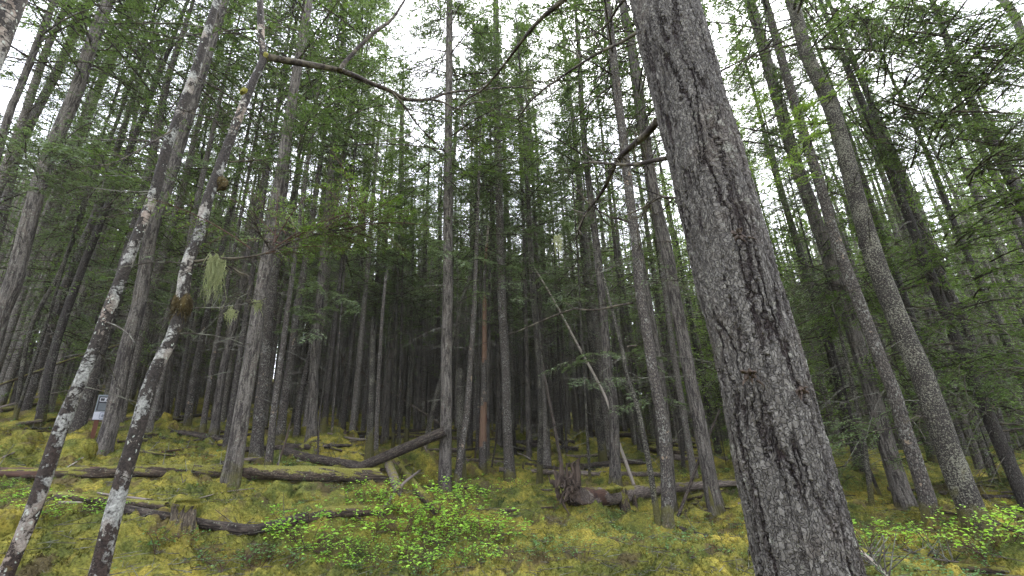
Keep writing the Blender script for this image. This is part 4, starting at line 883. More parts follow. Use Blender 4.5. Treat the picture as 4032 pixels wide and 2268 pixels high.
beard('t31', 'pale lichen strand hanging left of the mottled trunk', 2195, 920, 36, 70, 140, -.6)
beard('t12', 'yellowish lichen tuft in the boughs left of centre', 1610, 820, 52, 52, 200, -1.8)
beard('t29', 'tattered lichen streamers beside the top of the giant trunk', 2400, 0, 40, 190, 200, -.8)

# ---------------------------------------------------------------- logs, poles, stumps, roots
def gpt(x, y, w=0, dist=None, sunk=.55):
    if dist is None:
        p = hit(x, y); zc = float((p - EYE) @ _f); r = w * zc / FPX / 2
        return hit(x, y, r * sunk)
    v = ray(x, y); az = nrm(np.array([v[0], v[1]])); return at_dist(x, y, dist, az)
def log(label, pts, w0, w1, mat='log_moss', name='fallen_log', cat='log', ns=18, lump=.12, jag=.08, group=None, sunk=.75, mats=None, mifn=None, stubs=0, flare=0):
    P = np.array([gpt(p[0], p[1], (w0 + w1) / 2, p[2] if len(p) > 2 else None, sunk) for p in pts])
    wd = np.linspace(w0, w1, len(P)); R = np.array([px_radius(P[i], wd[i]) for i in range(len(P))])
    base = P[0].copy(); mb = MB(); ln = np.linalg.norm(P[-1] - P[0])
    sd = rnd.random() * 9
    c, r, l_ = tube(mb, P - base, R, ns, max(14, int(ln * 9)), 0, flare, lump, sd, True, jag, mifn=mifn)
    o = link(name, mb.mesh(name, mats or [M[mat]]), None, base); tag(o, label, cat, group)
    if stubs:
        rs = np.random.default_rng(int(sd * 100)); k = rs.integers(2, len(c) - 2, stubs); d = nrm(rs.normal(0, 1, (stubs, 3)) + np.array([0, 0, .8]))
        mb = MB(); sliver(mb, c[k], c[k] + d * (r[k] + rs.uniform(.05, .45, stubs))[:, None], .009, .004); link('twigs', mb.mesh('twigs', [M['twig']]), o)
    return o, c + base, r
log('long rotting log across the left with mossy top and bare reddish left end', [(-90,1862),(240,1862),(560,1858),(900,1856),(1240,1866),(1468,1872)], 62, 56, 'log_moss', lump=.16, jag=.22, ns=26,
    mats=[M['log_moss'], M['red_rot']], mifn=lambda l_, t_: (((l_ > 8.6 + .5 * noise(t_ * 1.5, l_ * 2, 4)) | (l_ < 1.3 + .6 * noise(t_ * 2, l_, 5))) & (noise(l_ * 1.6, t_ * 1.2, 6) > -.5)).astype(int), stubs=6)
log('short dark log lying left of the pale front trunk', [(676,1700),(780,1716),(905,1742)], 22, 24, 'log_dark', jag=.02, stubs=8)
log('reddish-brown stick log just below the short dark log', [(640,1780),(780,1762),(888,1750)], 10, 14, 'red_rot', stubs=5)
log('dark fallen log slanting down to meet the leaning log', [(1120,1776),(1200,1798),(1300,1818),(1405,1838)], 32, 44, 'log_dark', stubs=9, jag=.1)
dt = TREES['t17']['d']
o_, c_, r_ = log('dark speckled log propped up against the tall central conifer', [(1412,1843),(1738,1704,dt-.30)], 42, 40, 'log_dark', stubs=16, ns=20, lump=.05)
log('pair-lying mossy round log, right one below the propped log', [(1545,1806),(1590,1862),(1640,1925),(1718,2008)], 34, 36, 'log_moss', ns=16, sunk=1.0)
log('mossy round log, left one below the propped log', [(1530,1830),(1550,1880),(1566,1935)], 34, 38, 'log_grey', ns=16, sunk=.9)
log('thin reddish branch lying over the mossy round logs', [(1655,1852),(1610,1885),(1571,1922),(1500,2016)], 8, 16, 'grey_wood', 'fallen_branch', 'branch', sunk=2.5, stubs=4)
log('curved dark log running from behind the mossy stump', [(500,2008),(620,2030),(770,2056),(900,2078),(990,2086),(1090,2066),(1230,2032)], 48, 42, 'log_dark', stubs=6, sunk=.5)
log('hollow-looking mossy log end above the bright green shrubs', [(1205,2040),(1290,2020),(1440,2010),(1500,2014)], 52, 40, 'log_moss', jag=.1, sunk=.6)
log('split mossy log left of the blotched leaning tree', [(188,1952),(300,1960),(440,1976),(640,1990)], 54, 36, 'log_moss', jag=.1)
log('weathered grey split timber on the left logs', [(230,1978),(350,1978),(470,1978),(652,1988)], 12, 13, 'pale_wood', 'fallen_branch', 'branch', sunk=2.2, jag=.12)
log('bare broken plank of bark beside the blotched leaning tree', [(385,1940),(430,1948),(560,1965)], 10, 12, 'grey_wood', 'fallen_branch', 'branch', sunk=2.4, jag=.12)
log('far horizontal log right of the peeled trunk', [(1836,1812),(1905,1813),(1990,1822)], 15, 14, 'log_grey', stubs=3)
log('long horizontal log passing behind the upturned roots', [(1965,1848),(2120,1856),(2300,1864),(2480,1866),(2640,1868)], 21, 20, 'log_grey', stubs=10, ns=14)
log('whitish stick slanting above the horizontal log', [(2030,1782),(2070,1796),(2092,1810)], 6, 5, 'pale_wood', 'fallen_branch', 'branch')
log('dark half-buried log in front of the upturned roots', [(1860,2006),(1980,2008),(2110,2000),(2180,1996)], 12, 10, 'log_moss', stubs=3)
log('thin twig log lying in the central hollow', [(1680,1912),(1850,1922),(2000,1925),(2170,1930)], 7, 6, 'log_dark', stubs=8)
log('brown rotten log behind the central moss, upper', [(1290,1706),(1370,1724),(1442,1732)], 8, 9, 'grey_wood', stubs=6)
log('pale mossy log among the jumble left of the broken-topped trunk', [(1180,1768),(1215,1748),(1245,1735)], 26, 22, 'log_moss')
log('thin mossy pole in the jumble left of the broken-topped trunk', [(1262,1745),(1340,1772),(1430,1790)], 10, 12, 'log_moss')
log('grey pole in the jumble above the fallen dark log', [(1240,1772),(1320,1742),(1440,1732)], 8, 6, 'log_grey')
log('diagonal mossy log left of the mossy boulder', [(1580,1842),(1640,1818),(1700,1795)], 14, 12, 'log_moss')
log('thin white stick by the sign tree', [(256,1846),(300,1820),(345,1788)], 10, 9, 'pale_wood', 'fallen_branch', 'branch', sunk=1.4)
log('slender stick on the moss right of the stump', [(768,1966),(880,1938),(992,1924)], 6, 4, 'grey_wood', 'fallen_branch', 'branch', sunk=1.6)
log('forked grey twig lying across the moss above the stump', [(690,1945),(730,1890),(797,1832)], 6, 4, 'twig', 'fallen_branch', 'branch', sunk=1.6, stubs=10)
log('mossy curved root log in front right of the shrubs', [(1860,2118),(1920,2140),(1985,2168),(2050,2205)], 30, 12, 'log_moss', sunk=.3)
log('thin dark root reaching left beneath the shrubs', [(1950,2166),(1870,2160),(1800,2180),(1760,2210)], 10, 5, 'log_dark', 'fallen_branch', 'branch')
log('dark log by the foot of the giant trunk, left side', [(2670,2076),(2740,2102),(2860,2140),(2960,2176)], 14, 30, 'log_dark', sunk=.4, stubs=4)
log('mossy log at the far left edge of the slope', [(0,1618),(80,1600),(170,1585)], 30, 18, 'log_moss')
log('thin leaning pole on the slope at far left', [(0,1602),(90,1580,22.),(170,1558,21.)], 9, 8, 'log_grey')
log('large mossy log at the right edge behind the crusted conifer', [(3900,2050),(3960,2075),(4080,2105)], 34, 40, 'log_moss')
log('sloping grey branch in front of the mossy hump, lower right', [(3395,2176),(3440,2215),(3485,2262),(3510,2300)], 20, 26, 'pale_wood', 'fallen_branch', 'branch', sunk=2.0, stubs=40)
log('dry brown stick under the right-hand shrubs', [(3560,2165),(3680,2200),(3790,2215)], 12, 8, 'grey_wood', 'fallen_branch', 'branch', stubs=24)
log('mossy log stub at the bottom right corner', [(3760,2235),(3860,2240),(4060,2262)], 46, 34, 'log_moss', sunk=.4)
log('grey log on the moss in the far left middle distance', [(-20,1815),(60,1780),(150,1768)], 10, 9, 'log_grey')
log('dark branch lying behind the blotched leaning tree', [(470,1712),(560,1718),(655,1728)], 12, 12, 'log_dark', stubs=4)
log('old log behind the tall central conifer', [(1620,1774),(1700,1770),(1800,1768),(1890,1770)], 10, 9, 'log_grey', stubs=5)
log('short charred log end right of the peeled trunk', [(1935,1762),(1985,1760),(2060,1775)], 9, 9, 'log_dark', stubs=5)
# fallen trees resting above the ground, far left and centre
def sus(label, pts, d, w0, w1, mat='log_grey', name='leaning_trunk'):
    return log(label, [(x, y, d + dd) for x, y, dd in pts], w0, w1, mat, name, 'dead tree', stubs=5)
sus('white debarked pole leaning left above the fallen tree', [(2496,1910,-.2),(2422,1700,.4),(2386,1568,.8),(2282,1371,1.4),(2175,1173,2.),(2103,1053,2.4)], math.hypot(*gpt(2496,1910)[:2]) , 14, 6, 'pale_wood')
sus('thin brown-grey pole leaning left above the upturned roots', [(2212,1834,0),(2173,1627,.2),(2142,1470,.5),(2120,1330,.9)], math.hypot(*gpt(2212,1834)[:2]), 15, 8, 'log_grey')
sus('broken dark pole leaning against the hollow-footed trunk', [(2666,2043,0),(2762,1789,.6),(2828,1628,1.0)], math.hypot(*gpt(2666,2043)[:2]), 14, 9, 'log_dark')
sus('thin grey dead tree leaning through the stand behind centre left', [(1760,1690,0),(1690,1640,0),(1480,1505,0),(1355,1415,0)], 24., 9, 7, 'log_grey')
sus('curved thin brown dead sapling before the green clearing', [(1418,1718,0),(1396,1665,0),(1376,1575,0),(1360,1470,0),(1345,1400,0)], math.hypot(*gpt(1418,1718)[:2]), 8, 5, 'root')
sus('slim dark leaning sapling right of the pale front trunk', [(1082,1860,0),(1118,1760,0),(1140,1675,0)], math.hypot(*gpt(1082,1860)[:2]), 9, 7, 'root')
sus('bare black sapling standing before the fallen dark log', [(1252,1790,0),(1254,1700,0),(1262,1640,0)], math.hypot(*gpt(1252,1790)[:2]), 10, 5, 'log_dark')
sus('short slanting stick between peeled and scaly trunks', [(1934,1845,0),(1950,1760,0),(1958,1700,0)], math.hypot(*gpt(1934,1845)[:2]), 8, 5, 'log_dark')
sus('thin stick leaning on the tall central conifer from the left', [(1724,1872,0),(1690,1800,0),(1668,1750,0)], math.hypot(*gpt(1724,1872)[:2]), 7, 6, 'log_grey')
sus('dark fallen tree slanting across the far left stand', [(-40,1530,0),(150,1462,0),(280,1415,0),(460,1362,0)], 19., 14, 12, 'log_moss')
sus('light brown pole slanting behind the two patchy leaning trees', [(0,1606,0),(150,1560,0),(300,1533,0),(420,1512,0)], 20., 7, 6, 'grey_wood')

def clutter():
    rs = random.Random(8); items = []
    for i in range(64):
        x = rs.uniform(60, 3000) if i < 54 else rs.uniform(3300, 3980); y = rs.uniform(1690, 1840) if x < 2700 else rs.uniform(1900, 2010)
        if x < 800: y = rs.uniform(1640, 1780)
        items.append((x, y, rs.uniform(90, 330), rs.uniform(-34, 34), rs.uniform(9, 25)))
    items.sort(); q = {}
    for x, y, L_, dy, w in items:
        k = 0 if x < 640 else 1 if x < 1230 else 2 if x < 1757 else 3 if x < 2430 else 4
        q[k] = q.get(k, 0) + 1
        ph = ['on the slope left of the blotched tree', 'between blotched tree and straight grey conifer', 'behind the propped dark log', 'between central conifer and white pole', 'beyond the white-mottled conifer'][k]
        log('lesser fallen log, %s from left %s' % (ORD[q[k] - 1], ph), [(x, y), (x + L_ / 2, y + dy / 2 + rs.uniform(-6, 6)), (x + L_, y + dy)], w, w * rs.uniform(.6, .9), rs.choice(['log_moss', 'log_dark', 'log_grey', 'log_moss', 'log_dark']), group='lesser fallen logs in the stand', ns=12, stubs=rs.randint(3, 9), sunk=rs.uniform(.5, 1.1))
clutter()
# mossy stump
def stump():
    b = gpt(712, 2096); zt = at_dist(707, 1985, math.hypot(b[0], b[1]), nrm(b[:2])); H_ = zt[2] - b[2]; r = px_radius(b, 100)
    mb = MB(); root = empty('stump', b, 'cut tree stump wearing a thick golden moss cap', 'stump')
    tube(mb, np.array([[0, 0, -.15], [0, 0, H_ * .4], [0, 0, H_ * .8], [0.01, 0, H_]]), np.array([r * 1.25, r * 1.0, r * .95, r * .97]), 40, 34, 0, .35, .22, 4, True)
    link('trunk', mb.mesh('trunk', [M['stump_moss']]), root)
    mb = MB(); tube(mb, np.array([[0, 0, H_ - .17], [0, 0, H_ - .07], [0, 0, H_ + .01], [0.02, 0, H_ + .05]]), np.array([r * 1.02, r * 1.24, r * 1.26, r * .8]), 60, 16, 0, 0, .35, 7)
    rs = np.random.default_rng(9); th = rs.uniform(0, 6.28, 900); q = np.sqrt(rs.uniform(0, 1, 900)); a_ = np.stack([np.cos(th) * q * r * 1.15, np.sin(th) * q * r * 1.15, H_ + .03 - (q > .9) * rs.uniform(0, .1, 900)], -1); sliver(mb, a_, a_ + np.stack([np.cos(th) * q * .02, np.sin(th) * q * .02, rs.uniform(-.01, .035, 900)], -1), .005, .001)
    link('moss_cap', mb.mesh('moss_cap', [M['moss']]), root)
stump()
def small_stump(x, y, w, h, label, mat='log_moss'):
    b = gpt(x, y); zt = at_dist(x, y - h, math.hypot(b[0], b[1]), nrm(b[:2])); H_ = zt[2] - b[2]; r = px_radius(b, w)
    mb = MB(); tube(mb, np.array([[0, 0, -.1], [0, 0, H_ * .5], [0, 0, H_]]), np.array([r * 1.15, r, r * .92]), 20, 14, 0, .3, .2, x, True, .08)
    tag(link('stump', mb.mesh('stump', [M[mat]]), None, b), label, 'stump')
small_stump(2460, 2002, 36, 66, 'small green mossy stump in front of the uprooted tree')
small_stump(2502, 1996, 18, 34, 'tiny dark stump right of the green mossy one')
small_stump(1872, 1810, 8, 26, 'thin rotten post left of the peeled trunk foot', 'root')
small_stump(2060, 1852, 7, 16, 'short broken stub standing by the horizontal log', 'root')

def lump_thing(name, label, cat, x, y, w, h, mat='moss', seed=1, ns=60, rough=.25):
    """rounded boulder or hump half sunk in the floor"""
    b = gpt(x, y); az = nrm(b[:2]); r = px_radius(b, w); z = at_dist(x, y - h, math.hypot(b[0], b[1]), az)[2] - b[2]
    th, ph = np.meshgrid(np.linspace(0, 2 * PI, ns, endpoint=False), np.linspace(-.5, PI / 2, 26)); 
    X = np.cos(th) * np.cos(ph); Y = np.sin(th) * np.cos(ph); Z = np.sin(ph)
    k = 1 + rough * noise(X * 1.6 + seed, Y * 1.6 + Z * 1.3, 51) + rough * .5 * noise(X * 4 + seed, Y * 4 + Z * 3, 52) + rough * .3 * np.abs(noise(X * 9, Y * 9 + Z * 7 + seed, 53))
    V = np.stack([X * k * r, Y * k * r * .9, Z * k * max(z, .05)], -1).reshape(-1, 3)
    i = np.arange(25)[:, None] * ns; j = np.arange(ns)[None]
    Q = np.stack([i + j, i + (j + 1) % ns, i + ns + (j + 1) % ns, i + ns + j], -1).reshape(-1, 4)
    me = mesh_np(name, V, Q, None, [M[mat]], smooth=True, attrs={'bk': V}); bb = b.copy(); bb[:2] += az * r * .7
    tag(link(name, me, None, bb), label, cat)
lump_thing('boulder', 'moss-covered boulder behind the tall central conifer', 'boulder', 1690, 1880, 190, 105, seed=2)
lump_thing('boulder', 'small mossy boulder between broken and peeled trunks', 'boulder', 1860, 1880, 90, 55, seed=3)
lump_thing('mound', 'golden moss mound at the lower left edge', 'mound', 10, 2110, 150, 110, seed=4)
lump_thing('mound', 'rounded moss mound at the bottom right corner', 'mound', 3770, 2290, 110, 62, seed=5)
lump_thing('mound', 'moss hump behind the blotched tree, right of the sign', 'mound', 668, 1700, 80, 48, seed=6)
lump_thing('mound', 'yellow moss hump in the far clearing left of centre', 'mound', 1365, 1700, 80, 34, seed=7)
lump_thing('mound', 'moss hump left of the small broken stick stubs, mid left', 'mound', 1095, 1965, 120, 60, seed=8)
lump_thing('mound', 'broad moss hump above the curved dark log', 'mound', 1230, 1965, 150, 58, seed=9)
lump_thing('mound', 'green moss hump under the sign post', 'mound', 300, 1790, 170, 66, seed=10)
lump_thing('mound', 'moss hump right of the scaly trunk in the middle distance', 'mound', 2200, 1830, 90, 40, seed=11)
lump_thing('mound', 'small peaked moss hump behind the upturned roots', 'mound', 2290, 1745, 60, 40, seed=12)
lump_thing('mound', 'moss hump between slim conifer and upturned roots', 'mound', 2170, 1760, 60, 38, seed=13)
lump_thing('mound', 'moss hump right of the peeled trunk, far side', 'mound', 2040, 1740, 80, 36, seed=14)
lump_thing('mound', 'shaggy moss hump at left behind the patchy tree', 'mound', 110, 1740, 150, 50, seed=15)

def hummocks():
    rs = random.Random(5); L_ = sorted([(rs.uniform(80, 3950), rs.uniform(0, 1)) for _ in range(30)])
    for i, (x, u) in enumerate(L_):
        y = 1690 + u * 130 if x < 2600 else 1960 + u * 90
        if x < 800: y -= 30
        lump_thing('mound', 'low moss hummock in the stand, %s of thirty from left' % ORD[i], 'mound', x, y, rs.uniform(50, 120), rs.uniform(18, 36), 'moss', 20 + i, 40, .3)
hummocks()
# uprooted tree: root plate and trunk
def uprooted():
    b = gpt(2235, 1998); az = nrm(b[:2]); d = math.hypot(b[0], b[1]); side = np.array([az[1], -az[0], 0])
    root = empty('fallen_tree', b, 'uprooted fallen tree with dark upturned root plate facing left', 'fallen tree')
    k = float((b - EYE) @ _f) / FPX
    mb = MB(); cx = side * 14 * k + np.array([0, 0, 66 * k])
    rs = np.random.default_rng(3)
    tube(mb, np.array([cx + side * 40 * k, cx + side * 16 * k, cx - side * 12 * k, cx - side * 24 * k]), np.array([34, 50, 42, 12]) * k, 30, 22, 0, 0, .75, 2)
    def root_(s_, d1, L_, w, wob=.35, seg=5):
        p = [s_]
        for q in range(seg): d1 = nrm(d1 + rs.normal(0, wob, 3)); p.append(p[-1] + d1 * L_ / seg)
        tube(mb, np.array(p), w * np.linspace(1, .12, seg + 1) ** .8, 7, seg * 4, 0, 0, .35, rs.uniform(0, 9))
    for i in range(70):
        a = rs.uniform(0, 2 * PI); e = np.array([0, 0, 1]) * math.sin(a) + az3(az) * math.cos(a)
        root_(cx + side * rs.uniform(-18, 30) * k + e * rs.uniform(20, 44) * k, nrm(e * rs.uniform(.2, 1) + side * rs.normal(-.55, .5) + rs.normal(0, .3, 3)), rs.uniform(22, 62) * k, rs.uniform(3, 9) * k, .45)
    for i in range(20):       # broad splintered slabs running down the face
        z0 = rs.uniform(30, 120); s_ = np.array([0, 0, z0 * k]) + side * rs.uniform(-40, 45) * k - az3(az) * rs.uniform(30, 48) * k
        root_(s_, nrm(np.array([0, 0, -1.]) + side * rs.normal(0, .35)), rs.uniform(30, 70) * k, rs.uniform(6, 12) * k, .3, 4)
    for (x, z, x2, z2, w) in [(-15, 95, -22, 176, 9), (22, 100, 44, 168, 9), (2, 90, 14, 160, 7), (-38, 80, -66, 112, 7), (40, 80, 60, 178, 12), (30, 90, 36, 160, 9), (-30, 90, -44, 150, 6)]:
        p0 = side * x * k + np.array([0, 0, z * k]); p1 = side * x2 * k + np.array([0, 0, z2 * k]) + az3(az) * rs.normal(0, .08)
        tube(mb, np.array([p0, p0 * .6 + p1 * .4 + rs.normal(0, 4 * k, 3), p0 * .25 + p1 * .75 + rs.normal(0, 5 * k, 3), p1]), np.array([w * 1.5, w * 1.1, w * .7, w * .25]) * k, 9, 16, 0, 0, .5, x, jag=.05)
    link('root_plate', mb.mesh('root_plate', [M['root']]), root)
    P = np.array([gpt(2290, 1958, 60, sunk=.9), gpt(2440, 1950, 60, sunk=1.1), gpt(2600, 1925, 44, sunk=1.3), gpt(2760, 1912, 34, sunk=1.5), gpt(2905, 1900, 28, sunk=1.6)])
    R = np.array([px_radius(P[i], w) for i, w in enumerate((78, 64, 44, 34, 28))])
    mb = MB(); c, r, l_ = tube(mb, P - b, R, 26, 60, 0, 0, .09, 5, mifn=lambda l_, t_: ((l_ < 1.3 + .5 * noise(t_ * 1.3, l_, 4)) & (noise(l_ * 2.5, t_ * 2.0, 8) > -.25)).astype(int))
    link('trunk', mb.mesh('trunk', [M['log_grey'], M['red_rot']]), root)
    mb = MB(); q = P[0] * .45 + P[1] * .55 - b; rr = R[0]
    for i in range(9): 
        o_ = np.append(rs.normal(0, .12, 2), rr * .8) + side * rs.uniform(-.3, .3); tube(mb, np.array([q + o_ - [0, 0, .1], q + o_, q + o_ + [0, 0, .05]]), np.array([.05, .1, .03]), 10, 8, 0, 0, .6, i)
    link('moss_clump', mb.mesh('moss_clump', [M['moss']]), root)
uprooted()

# ---------------------------------------------------------------- trail sign
def box(mb, x0, x1, y0, y1, z0, z1, mi=0, ax=None):
    V = np.array([[x, y, z] for z in (z0, z1) for y in (y0, y1) for x in (x0, x1)])
    Q = [[0, 2, 3, 1], [4, 5, 7, 6], [0, 1, 5, 4], [2, 6, 7, 3], [0, 4, 6, 2], [1, 3, 7, 5]]
    mb.add(V, Q, None, mi)
def sign():
    M['sign_black'] = mat_flat('black_sign_paint', (.03, .032, .036)); M['sign_edge'] = mat_flat('pale_grey_sign_edge', (.15, .17, .175)); M['sign_white'] = mat_flat('white_sign_panel', (.36, .37, .40))
    M['sign_ink'] = mat_flat('grey_sign_ink', (.16, .18, .21)); M['sign_text'] = mat_flat('white_sign_letters', (.75, .76, .78)); M['post'] = mat_flat('red_brown_stained_post', (.085, .035, .02), .8)
    b = gpt(372, 1722); d = math.hypot(b[0], b[1]); az = nrm(b[:2]); k = float((b - EYE) @ _f) / FPX
    root = empty('trail_sign', b, 'black and white trail sign on a red-brown post, half hidden behind a conifer', 'sign')
    root.rotation_euler = (0, 0, -math.atan2(az[0], az[1]))
    side = np.array([az[1], -az[0]])
    def loc(x, y): p = at_dist(x, y, d, az) - b; return float(p[:2] @ side), float(p[2])
    xl, zt = loc(389, 1554); _, zm = loc(370, 1620); _, zb = loc(357, 1652)
    xr = loc(482, 1556)[0]
    W_ = xr - xl
    def part(nm, fn, mat):
        mb = MB(); fn(mb); link(nm, mb.mesh(nm, [M[mat]], False), root)
    part('board', lambda m_: box(m_, xl, xr, -.012, .012, zm, zt), 'sign_edge')
    part('panel', lambda m_: box(m_, xl + W_ * .05, xr - W_ * .05, -.0155, -.0125, zm + .02, zt - .035), 'sign_black')
    part('white_panel', lambda m_: box(m_, xl, xr, -.014, .010, zb, zm - .006), 'sign_white')
    part('post', lambda m_: (box(m_, xl + W_ * .10, xl + W_ * .30, .013, .10, -.3, zt - .02)), 'post')
    part('post', lambda m_: (box(m_, xr - W_ * .30, xr - W_ * .10, .013, .10, -.3, zt - .02)), 'post')
    cu = bpy.data.curves.new('lettering', 'FONT'); cu.body = 'Host'; cu.size = W_ * .30; cu.extrude = .002
    try: cu.font = None
    except Exception: pass
    cu.materials.append(M['sign_text']); o = bpy.data.objects.new('lettering', cu); me_ = bpy.data.meshes.new_from_object(o); bpy.data.objects.remove(o); o = link('lettering', me_, root)
    o.location = (xl + W_ * .10, -.018, zt - .035 - W_ * .27); o.rotation_euler = (PI / 2, 0, 0)
    def lines(m_):
        z = zt - .035 - W_ * .36; rs = random.Random(4)
        for blk, n in ((0, 9), (1, 5)):
            for i in range(n):
                z -= W_ * .058; box(m_, xl + W_ * .11, xl + W_ * (.11 + .45 + .3 * rs.random()), -.018, -.016, z, z + W_ * .03)
                if z < zm + .05: return
            z -= W_ * .09
    part('text_lines', lines, 'sign_ink' if False else 'sign_edge')
    def frame(m_):
        cx = xl + W_ * .42; cz = (zb + zm) / 2; h = (zm - zb) * .40; t = .008; w = h * .95
        n = 28; pts = []
        for i in range(n + 1):
            a = i / n * 2 * PI; c_, s_ = math.cos(a), math.sin(a); e = .45
            pts.append([cx + w * math.copysign(abs(c_) ** e, c_), -.018, cz + h * math.copysign(abs(s_) ** e, s_)])
        tube(m_, np.array(pts), np.full(n + 1, .006), 6, n + 1, exact=True, cap=False)
        for s in (-1, 1):
            x = cx + s * w * .28
            tube(m_, np.array([[x, -.016, cz - h * .45], [x, -.016, cz], [x, -.016, cz + h * .25]]), np.array([.012, .02, .016]), 8, 6)
            tube(m_, np.array([[x, -.016, cz + h * .32], [x, -.016, cz + h * .42], [x, -.016, cz + h * .55]]), np.array([.006, .014, .006]), 8, 6)
    part('symbol', frame, 'sign_ink')
sign()

# ---------------------------------------------------------------- shrubs
def shrub_mesh(seed, h=.5, stems=7, leafs=230, leaf=.045, mat='leaf'):
    rs = np.random.default_rng(seed); mb = MB(); tips = []; dirs = []
    for i in range(stems):
        a = rs.uniform(0, 2 * PI); o = rs.uniform(.15, .6) * h; p = [np.array([0, 0, -.06]) + rs.normal(0, .03, 3) * [1, 1, 0]]; d = nrm(np.array([math.cos(a) * .5, math.sin(a) * .5, 1.]))
        L_ = h * rs.uniform(.7, 1.25)
        for q in range(5): d = nrm(d + rs.normal(0, .22, 3) + np.array([math.cos(a), math.sin(a), 0]) * .18); p.append(p[-1] + d * L_ / 5)
        p = np.array(p); tube(mb, p, np.linspace(.006, .002, 6), 5, 10, cap=False)
        for t in range(9):
            f = rs.uniform(.3, 1) * 4.99; j = int(f); q0 = p[j] + (p[j + 1] - p[j]) * (f - j)
            d2 = nrm(rs.normal(0, 1, 3) * [1, 1, .3] + np.array([math.cos(a) * .5, math.sin(a) * .5, .35])); l2 = h * rs.uniform(.18, .5)
            q1 = q0 + d2 * l2; sliver(mb, q0[None], q1[None], .0025, .0012); tips.append((q0, q1))
    n = leafs; k = rs.integers(0, len(tips), n); T0 = np.array([t[0] for t in tips])[k]; T1 = np.array([t[1] for t in tips])[k]
    f = rs.uniform(.15, 1.05, n)[:, None]; P = T0 + (T1 - T0) * f; td = nrm(T1 - T0)
    sg = np.where(rs.uniform(0, 1, n) < .5, -1, 1)[:, None]; sd = nrm(np.cross(td, [0, 0, 1.])) * sg
    d = nrm(td * .5 + sd + rs.normal(0, .25, (n, 3)) * [1, 1, .6] - np.array([0, 0, .12])); nn = nrm(np.array([0, 0, 1.]) + rs.normal(0, .33, (n, 3))); w = nrm(np.cross(d, nn))
    l_ = leaf * (.35 + .9 * rs.uniform(0, 1, n) ** .8)[:, None]; u = nrm(np.cross(w, d)) * .12 * l_
    # each leaf: two halves folded on the midrib, pointed oval
    c0 = P; c1 = P + d * l_; a1 = P + d * l_ * .35 + w * l_ * .27 + u; a2 = P + d * l_ * .72 + w * l_ * .2 + u; b1 = P + d * l_ * .35 - w * l_ * .27 + u; b2 = P + d * l_ * .72 - w * l_ * .2 + u
    V = np.stack([c0, a1, a2, c1, b2, b1], 1).reshape(-1, 3); i = np.arange(n)[:, None] * 6
    Q = np.concatenate([i + np.array([[0, 1, 2, 3]]), i + np.array([[0, 3, 4, 5]])])
    return mesh_np('leaves', V, Q, None, [M[mat]]), mb.mesh('stems', [M['redtwig']])
SH = {'b%d' % i: shrub_mesh(50 + i, .66, 8, 190, .064, 'leaf') for i in range(4)}
SH.update({'d%d' % i: shrub_mesh(70 + i, .30, 6, 110, .036, 'leaf_dark') for i in range(3)})
SHP = {}
def shrub(kind, x, y, s, label, group, name='shrub'):
    p = gpt(x, y); r = empty(name, p, label, 'shrub', group); r.rotation_euler = (0, 0, rnd.random() * 6.28); r.scale = (s, s, s * rnd.uniform(.8, 1.15))
    if kind not in SHP:
        a, b = SH[kind]; SHP[kind] = [link('leaves', a, r), link('stems', b, r)]
    else:
        for q in SHP[kind]: c = q.copy(); C.objects.link(c); c.parent = r
def shrub_row(kinds, pts, smin, smax, phrase, group):
    for i, (x, y) in enumerate(sorted(pts)): shrub(kinds[i % len(kinds)] if isinstance(kinds, list) else kinds, x, y, rnd.uniform(smin, smax), phrase % ORD[i], group)
B4 = ['b0', 'b1', 'b2', 'b3']; D3 = ['d0', 'd1', 'd2']
shrub_row(B4, [(1500,1975),(1560,2010),(1640,2050),(1720,2010),(1780,1990),(1850,1975),(1810,2055),(1425,2000)], .8, 1.1, 'bright green leafy shrub, %s from left in the central clump\'s back row', 'bright green shrubs in the centre foreground')
shrub_row(B4, [(1480,2110),(1580,2120),(1680,2120),(1760,2110),(1840,2120),(1930,2105),(1990,2130),(1730,2150),(1880,2150)], .75, 1.1, 'bright green leafy shrub, %s from left in the central clump\'s middle row', 'bright green shrubs in the centre foreground')
shrub_row(B4, [(1400,2180),(1480,2230),(1580,2200),(1640,2260),(1710,2240),(1800,2230),(1910,2220),(1330,2250)], .5, .8, 'bright green leafy shrub, %s from left in the central clump\'s front row', 'bright green shrubs in the centre foreground')
shrub_row(B4, [(1120,2150),(1165,2120),(1215,2165),(1280,2190)], .6, .9, 'small bright shrub left of the central clump, %s from left', 'bright green shrubs left of the centre clump')
shrub_row(D3, [(620,2150),(690,2140),(740,2135),(800,2190),(870,2235),(950,2200),(1020,2220),(1060,2190),(1110,2230)], .8, 1.2, 'low bluish-green seedling right of the blotched tree, %s from left', 'low seedlings around the stump')
shrub_row(B4, [(40,1925),(80,1985),(160,2035),(230,2040),(395,2035),(375,2010)], .35, .6, 'tiny bright sprig between the left leaning trees, %s from left', 'bright sprigs on the far left')
shrub_row(D3, [(2180,2010),(2060,2180),(2300,2185),(2290,2020),(2750,2150),(2830,2180),(2760,2050),(2900,2080),(2680,2200)], .7, 1.1, 'low seedling on the open moss right of centre, %s from left', 'low seedlings on the right centre moss')
shrub_row(B4, [(1965,1905),(1990,1880),(2045,1925),(2760,1875),(2700,1880),(2330,1955)], .35, .55, 'tiny bright sprig in the middle distance, %s from left', 'bright sprigs behind the fallen trees')
shrub_row(['d2', 'd1', 'b2'], [(3390,2070),(3450,2110),(3500,2060),(3560,2100),(3610,2060),(3680,2110),(3740,2070),(3420,2150),(3540,2150),(3650,2160),(3330,2040),(3800,2110)], .6, .9, 'leafy green shrub between giant and crusted trunks, %s from left', 'green shrubs on the right slope')
